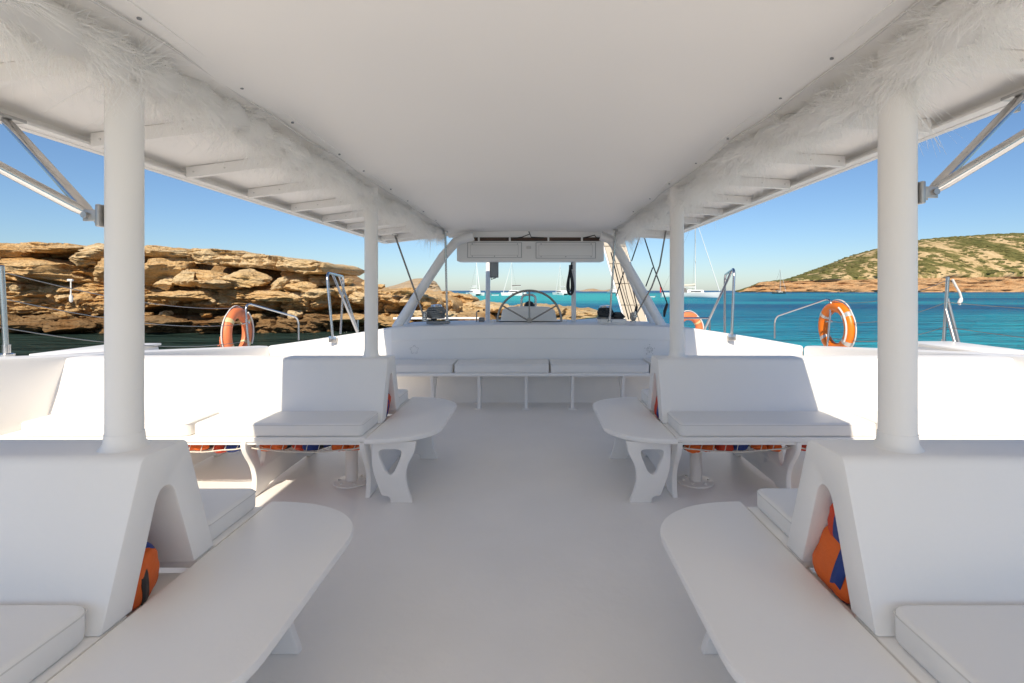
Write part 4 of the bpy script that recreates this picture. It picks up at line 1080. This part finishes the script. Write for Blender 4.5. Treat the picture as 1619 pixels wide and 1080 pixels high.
# ================================================================== RAILS, STANCHIONS, LIFE RINGS
def rail(label, segs, foot=None, r=.0165, name='guard_rail', group='steel guard rails'):
    e = empty(name, segs[0][0]); tag(e, label, 'rail', group)
    for i, pts in enumerate(segs): tube('tube', pts, r if i < 2 else r*.9, STEEL, e, 12)
    if foot is not None: box('foot_plate', foot.x-.05, foot.x+.05, foot.y-.012, foot.y+.010, foot.z-.06, foot.z+.02, STEEL, e, .004)
    return e
def smooth3(pts, it=2):
    pts = [Vector(p) for p in pts]
    for _ in range(it):
        q = [pts[0]]
        for i in range(len(pts)-1):
            a, b = pts[i], pts[i+1]
            f = min(.25, .07/(_+1)/max(.01, (b-a).length))
            if i > 0: q.append(a*(1-f)+b*f)
            if i < len(pts)-2: q.append(a*f+b*(1-f))
        q.append(pts[-1]); pts = q
    return pts
f1 = P(526, 534, 6.46)
rail('triangular steel guard rail on the left bulkhead wing', [smooth3([f1, P(516.5, 431, 6.46), P(543.5, 437.5, 7.5), P(538, 528, 7.5)]), [P(526, 434, 6.8), P(565, 526, 7.7)], [P(536, 436, 7.2), P(566, 524, 7.7)], [P(565.5, 506, 7.7), P(565.5, 526, 7.7)]], f1)
f2 = P(1157, 531, 6.42)
rail('triangular steel guard rail on the right bulkhead wing', [smooth3([f2, P(1161, 424.5, 6.42), P(1146, 435, 7.4), P(1146, 526, 7.4)]), [P(1157, 428, 6.7), P(1113, 523, 7.6)], [P(1122, 500, 7.6), P(1122, 526, 7.6)], [P(1080, 503, 7.9), P(1122, 503, 7.6)]], f2)

def life_ring(label, c, rad, thick, yaw, mat, tape, top_rope=True):
    e = empty('life_ring', Vector(c)-Vector((0, 0, rad))); tag(e, label, 'life ring', 'orange life rings')
    c = Vector(c); M = Matrix.Rotation(yaw, 3, 'Z')
    rm = rad-thick
    def pt(a, rr, o=0): return c+M @ Vector((rr*math.cos(a), o, rr*math.sin(a)))
    V, Fs = [], []; na, nb = 64, 18
    for i in range(na):
        a = 2*math.pi*i/na
        w = 1-.03*abs(math.sin(a*4))**8
        for k in range(nb):
            b = 2*math.pi*k/nb; V.append(pt(a, rm+thick*1.0*math.cos(b)*w, thick*.85*math.sin(b)*w))
    Fs = [(i*nb+k, ((i+1) % na)*nb+k, ((i+1) % na)*nb+(k+1) % nb, i*nb+(k+1) % nb) for i in range(na) for k in range(nb)]
    mobj('buoy_body', V, Fs, mat, e, True)
    for a0 in (R(35), R(145), R(215), R(325)):
        V, Fs = [], []; na2 = 5
        for i in range(na2):
            a = a0+(i-2)*.045
            for k in range(nb):
                b = 2*math.pi*k/nb; V.append(pt(a, rm+thick*1.025*math.cos(b), thick*.875*math.sin(b)))
        Fs = [(i*nb+k, (i+1)*nb+k, (i+1)*nb+(k+1) % nb, i*nb+(k+1) % nb) for i in range(na2-1) for k in range(nb)]
        mobj('tape_band', V, Fs, tape, e, True)
    for k in range(4):
        a0 = R(35+90*k); pts = [pt(a0+t*math.pi/2, rm+thick*(1.05+.22*math.sin(math.pi*t)), .02) for t in np.linspace(0, 1, 12)]
        tube('grab_line', pts, .009, CORDW, e, 6)
    pts = [pt(R(60)-t*1.6, rm+thick*.5, -thick*.95*1.02) for t in np.linspace(0, 1, 10)]
    tube('grab_line', pts, .012, CORDW, e, 6)
    return e
life_ring('faded orange life ring hung on the rail on the cliff side', P(375, 527, 7.1), .365, .075, R(95), RINGP, TAPEY)
life_ring('bright orange life ring hung on the rail on the open sea side', P(1322, 518, 7.1), .37, .078, R(-88), RINGO, REFL)
life_ring('pale orange life ring half hidden behind the far right post', P(1088, 521, 8.6), .30, .07, R(20), RINGP, TAPEY)
rail('steel ring rail with sloping top on the cliff side', [smooth3([P(393, 552, 7.15), P(387.5, 478.5, 7.15), P(472, 502.5, 8.4), P(472, 538, 8.4)]), [P(384, 512, 7.15), P(394, 510, 7.15)]], None, .015, 'ring_rail')
rail('steel ring rail with sloping top on the open sea side', [smooth3([P(1308, 550, 7.15), P(1315, 470.5, 7.15), P(1225, 501, 8.4), P(1225, 535, 8.4)]), [P(1305, 508, 7.15), P(1316, 508, 7.15)]], None, .015, 'ring_rail')
tube_pts = [P(355, 524, 7.05), P(350, 535, 7.05), P(353, 545, 7.05), P(349, 549, 7.0)]
e = empty('throw_line', P(352, 547, 7.0)); tag(e, 'bunch of red throwing line hanging beside the faded life ring', 'rope')
for k in range(6):
    o_ = Vector((rs.uniform(-.03, .03), rs.uniform(-.03, .03), rs.uniform(-.03, .03)))
    tube('strand', [p+o_*(i/2+.4) for i, p in enumerate(tube_pts)], .007, RINGP, e, 5)
def stanchion(label, base, top, extra=()):
    e = empty('stanchion', base); tag(e, label, 'stanchion', 'steel stanchions')
    tube('pole', [base, top], .017, STEEL, e, 12)
    lathe('socket', [(.045, -.01), (.045, .006), (.024, .012), (.024, .07)], base, STEEL, e, 14)
    lathe('cap', [(.018, -.01), (.018, .004), (.008, .012)], top, STEEL, e, 10)
    for a, b in extra: tube('brace', [a, b], .016, GALV, e, 12)
SL0, SL1 = P(10, 561, 3.54), P(2, 422, 3.54)
stanchion('steel stanchion on the rim at the left picture edge', SL0, SL1)
SR0, SR1 = P(1492, 547, 5.5), P(1498.5, 439, 5.5)
stanchion('steel stanchion with two slanting braces beside the right hatch', SR0, SR1, [(P(1498, 472, 5.5), P(1517, 547, 5.45)), (P(1495, 489, 5.5), P(1511, 547, 5.35))])
def wire_(label, pts, r=.0038):
    tag(tube('lifeline', pts, r, STEELD, None, 6), label, 'lifeline', 'wire lifelines')
def cat(a, b, sag, n=14):
    a, b = Vector(a), Vector(b); return [a*(1-t)+b*t-Vector((0, 0, sag*4*t*(1-t))) for t in np.linspace(0, 1, n)]
RS = P(387, 480, 7.15)
for k, (va, vb) in enumerate(((430, 486), (472, 512), (518, 540))):
    nmz = ('top', 'middle', 'bottom')[k]
    wire_('%s wire lifeline in front of the cliff' % nmz, cat(P(4, va, 3.54), P(386, vb, 7.14), .10))
    wire_('%s wire lifeline aft of the left stanchion' % nmz, cat(P(4, va, 3.54), Vector((-4.3, .5, P(4, va, 3.54).z)), .03))
for k, (va, vb) in enumerate(((443, 477), (478, 508), (517, 534))):
    nmz = ('top', 'middle', 'bottom')[k]
    wire_('%s wire lifeline between right life ring and stanchion' % nmz, cat(P(1498-k*2, va, 5.5), P(1313, vb, 7.14), .10))
    if k: wire_('%s wire lifeline running out of the picture on the right' % nmz, cat(P(1496, va, 5.5), Vector((4.4, 2.0, P(1496, va, 5.5).z+.02)), .05))
# deck hatches
def hatch(label, sx):
    e = empty('deck_hatch', (sx*4.1, 4.8, .6)); tag(e, label, 'hatch', 'white deck hatches')
    z = .835 if sx > 0 else .815
    hexa('coaming', [(sx*3.86, 4.34, .5), (sx*4.36, 4.34, .5), (sx*4.36, 5.3, .5), (sx*3.86, 5.3, .5), (sx*3.9, 4.38, z-.015), (sx*4.33, 4.38, z-.015), (sx*4.33, 5.26, z-.015), (sx*3.9, 5.26, z-.015)], WHITE2, e, .01)
    box('lid', min(sx*3.88, sx*4.35), max(sx*3.88, sx*4.35), 4.36, 5.28, z-.014, z+.008, WHITE2, e, .006)
hatch('raised white deck hatch outside the right side wall', 1); hatch('raised white deck hatch outside the left side wall', -1)
# hanging lamps / floats on the lifelines
e = empty('hanging_light', P(112, 445, 4.4)); tag(e, 'small white lamp hanging on the lifeline before the cliff', 'lamp')
tube('clip', [P(107, 443, 4.4), P(115, 443, 4.4)], .010, CORDW, e, 6); tube('stem', [P(112, 443, 4.4), P(112, 467, 4.4)], .005, CORDW, e, 6)
tube('bulb', [P(112, 466, 4.4), P(112.3, 470, 4.4), P(112.5, 476, 4.4), P(112.5, 478, 4.4)], [.008, .014, .013, .006], CORDW, e, 10)
e = empty('plastic_strap', P(1507, 442, 5.45)); tag(e, 'white curved plastic strap hanging from the right stanchion', 'strap')
tube('stem', [P(1506, 442, 5.45), P(1511, 452, 5.45), P(1517, 462, 5.45), P(1520, 472, 5.45)], .012, CORDW, e, 8)
tube('bulb', [P(1520, 471, 5.45), P(1518.5, 476, 5.45), P(1516, 479, 5.45), P(1518, 482, 5.45)], [.014, .022, .018, .010], CORDW, e, 8)

# ================================================================== ANCHORED BOATS
def hull_mesh(name, L, B, H, mat, parent, M, sheer=.12, transom=.7):
    V, Fs = [], []; N, m = 24, 9
    for i in range(N+1):
        t = i/N; x = -L/2+L*t
        w = B/2*(transom+(1-transom)*math.sin(min(1, t/.45)*math.pi/2) if t < .45 else math.cos((t-.45)/.55*math.pi/2)**.75 if t < 1 else .001)
        w = max(w, .01); zt = H*(1+sheer*((t-.35)/.65)**2)
        ov = .10*L*max(0, (t-.8)/.2)
        for k in range(m):
            s = -1+2*k/(m-1); a = abs(s)
            y = math.copysign(w*(a**.6 if a < 1 else 1), s) if s else 0
            z = -.35+(zt+.35)*a**2.2
            V.append(M @ Vector((x-ov*(1-a)*.7, y, z)))
    Fs = [(i*m+k, (i+1)*m+k, (i+1)*m+k+1, i*m+k+1) for i in range(N) for k in range(m-1)]
    Fs += [(i*m, i*m+m-1, (i+1)*m+m-1, (i+1)*m) for i in range(N)]+[tuple(range(m))]
    return mobj(name, V, Fs, mat, parent, True, 45)
def bxM(name, M, x0, x1, y0, y1, z0, z1, mat, parent, tx=.85, ty=.85, bev=.08):
    cx_, cy_ = (x0+x1)/2, (y0+y1)/2
    c8 = [(x0, y0, z0), (x1, y0, z0), (x1, y1, z0), (x0, y1, z0)]+[(cx_+(x-cx_)*tx, cy_+(y-cy_)*ty, z1) for x, y in ((x0, y0), (x1, y0), (x1, y1), (x0, y1))]
    return hexa(name, [M @ Vector(c) for c in c8], mat, parent, bev)
def boat_at(name, label, cat, u, v, yaw, k=1.0):
    Y = (CAMZ-SEAZ)*F/(v-CY); p = P(u, v, Y); p.z = SEAZ
    e = empty(name, p); tag(e, label, cat, 'anchored boats')
    return e, Matrix.Translation(p) @ Matrix.Rotation(yaw, 4, 'Z') @ Matrix.Scale(k, 4), Y
def sloop(name, label, u, v, yaw, L, mast_h, hullm=None, cover=None, flag=False, mizzen=False, r=.14):
    e, M, Y = boat_at(name, label, 'sailboat', u, v, yaw)
    hullm = hullm or BOATW
    H = L*.085
    h = hull_mesh('hull', L, L*.24, H, hullm, e, M)
    cb = bxM('cabin', M, -L*.08, L*.22, -L*.065, L*.065, H*.85, H*1.55, BOATW, e)
    bxM('cabin_window', M, -L*.05, L*.16, -L*.068, L*.068, H*1.12, H*1.32, BOATD, cb, .95, .95, .02)
    bxM('sprayhood', M, -L*.16, -L*.07, -L*.06, L*.06, H*.9, H*1.9, BOATG if cover is None else cover, e, .6, .9)
    ms = tube('mast', [M @ Vector((L*.08, 0, H*.9)), M @ Vector((L*.08, 0, mast_h))], [r, r*.7], BOATW, e, 8)
    for q in (.45, .72): tube('spreader', [M @ Vector((L*.08, -L*.055*(1.3-q), mast_h*q)), M @ Vector((L*.08, L*.055*(1.3-q), mast_h*q))], r*.4, BOATW, ms, 6)
    bo = tube('boom', [M @ Vector((L*.08, 0, H*2.1)), M @ Vector((-L*.33, 0, H*2.2))], r*.8, BOATW, e, 8)
    tube('sail_cover', [M @ Vector((L*.07, 0, H*2.6)), M @ Vector((0, 0, H*2.5)), M @ Vector((-L*.2, 0, H*2.4)), M @ Vector((-L*.32, 0, H*2.3))], [r*2.6, r*2.4, r*2, r], cover or BOATS, bo, 8)
    tube('furled_jib', [M @ Vector((L*.485, 0, H*1.3)), M @ Vector((L*.30, 0, mast_h*.5)), M @ Vector((L*.095, 0, mast_h*.96))], [r*.9, r*.8, r*.35], BOATW, e, 6)
    w = max(.02, Y*.00016)
    for (a, b) in (((-L*.49, 0, H), (L*.08, 0, mast_h)), ((L*.06, -L*.115, H), (L*.08, 0, mast_h*.95)), ((L*.06, L*.115, H), (L*.08, 0, mast_h*.95))):
        tube('stay', [M @ Vector(a), M @ Vector(b)], w, BOATG, e, 4)
    if mizzen:
        tube('mizzen_mast', [M @ Vector((-L*.33, 0, H)), M @ Vector((-L*.33, 0, mast_h*.55))], r*.6, BOATG, e, 6)
    if flag:
        bxM('flag', M, -L*.52, -L*.50, -.04, .04, H*1.0, H*2.2, REDF, e, 1, 1, 0)
    return e
def catamaran(name, label, u, v, yaw, L, mast_h, fly=True, mast=True, cover=None):
    e, M, Y = boat_at(name, label, 'catamaran', u, v, yaw)
    H = L*.13
    for s in (-1, 1):
        hull_mesh('hull', L, L*.13, H, BOATW, e, M @ Matrix.Translation((0, s*L*.20, 0)), .05, .8)
    bxM('bridge_deck', M, -L*.42, L*.20, -L*.20, L*.20, H*.55, H*1.0, BOATW, e, .98, 1, .05)
    cb = bxM('saloon', M, -L*.30, L*.16, -L*.19, L*.19, H*1.0, H*1.75, BOATW, e, .78, .85)
    bxM('saloon_window', M, -L*.28, L*.135, -L*.192, L*.192, H*1.18, H*1.5, BOATD, cb, .86, .93, .03)
    bxM('hull_window', M, -L*.22, -L*.05, -L*.272, L*.272, H*.62, H*.78, BOATD, e, 1, 1, .02)
    if fly:
        f = bxM('flybridge', M, -L*.30, L*.02, -L*.14, L*.14, H*1.75, H*2.15, BOATW, e, .95, .95)
        bxM('bimini', M, -L*.30, 0, -L*.15, L*.15, H*2.75, H*2.9, BOATW, e, .95, .95, .03)
        for (x, y) in ((-.28, -.13), (-.28, .13), (-.02, -.13), (-.02, .13)):
            tube('bimini_leg', [M @ Vector((x*L, y*L, H*2.1)), M @ Vector((x*L, y*L, H*2.76))], .05, BOATG, f, 5)
    if mast:
        ms = tube('mast', [M @ Vector((L*.08, 0, H*1.6)), M @ Vector((L*.08, 0, mast_h))], [.16, .12], BOATW, e, 8)
        tube('spreader', [M @ Vector((L*.08, -L*.08, mast_h*.6)), M @ Vector((L*.08, L*.08, mast_h*.6))], .06, BOATW, ms, 5)
        bo = tube('boom', [M @ Vector((L*.07, 0, H*2.9)), M @ Vector((-L*.34, 0, H*3.1))], .12, BOATW, e, 6)
        tube('sail_cover', [M @ Vector((L*.06, 0, H*3.2)), M @ Vector((-L*.33, 0, H*3.3))], [.34, .24], cover or BOATW, bo, 8)
        tube('furled_jib', [M @ Vector((L*.47, 0, H*1.1)), M @ Vector((L*.28, 0, mast_h*.5)), M @ Vector((L*.09, 0, mast_h*.95))], [.20, .2, .08], BOATW, e, 6)
        for s in (-1, 1): tube('stay', [M @ Vector((-L*.05, s*L*.24, H)), M @ Vector((L*.08, 0, mast_h*.93))], .035, BOATG, e, 4)
    return e
catamaran('catamaran', 'white catamaran with flybridge left of the helm posts', 752, 467.5, R(-60), 13, 20)
catamaran('catamaran', 'white catamaran with grey sail cover above the left rim of the wheel', 812, 467.5, R(158), 13.5, 20, False, True, BOATG)
catamaran('catamaran', 'white motor catamaran beside the hanging rope coil', 887, 466.5, R(120), 13, 20, False, True)
catamaran('catamaran', 'small white cruiser behind the gangway', 968, 463.8, R(100), 15, 20, True, False)
sloop('yacht', 'large white sailing yacht beside the far right post', 1092, 470.5, R(-4), 24, 33.0, None, None, True, True, .20)
sloop('sailboat', 'small dark hulled sailboat off the orange sea cliff', 1232, 464.4, R(8), 14, 23, BOATN, BOATG, False, False, .12)
def dinghy(label, u, v, L, yaw, m=None):
    e, M, Y = boat_at('dinghy', label, 'dinghy', u, v, yaw)
    hull_mesh('hull', L, L*.4, L*.13, m or BOATW, e, M, .2, .85)
    bxM('engine', M, -L*.56, -L*.47, -L*.05, L*.05, L*.08, L*.26, BOATG, e, .8, .8, .02)
    bxM('bench', M, -L*.1, L*.02, -L*.17, L*.17, L*.135, L*.16, BOATG, e, 1, 1, .01)
dinghy('tiny white tender floating between the two catamarans', 783, 467.5, 4.2, R(10))
dinghy('tiny white tender behind the big yacht', 1030, 470, 3.0, R(180))
dinghy('small white motor boat below the cliff near the right edge', 1600, 461.9, 15, R(2))
dinghy('small white launch below the island cliff', 676, 464.2, 6.5, R(20))
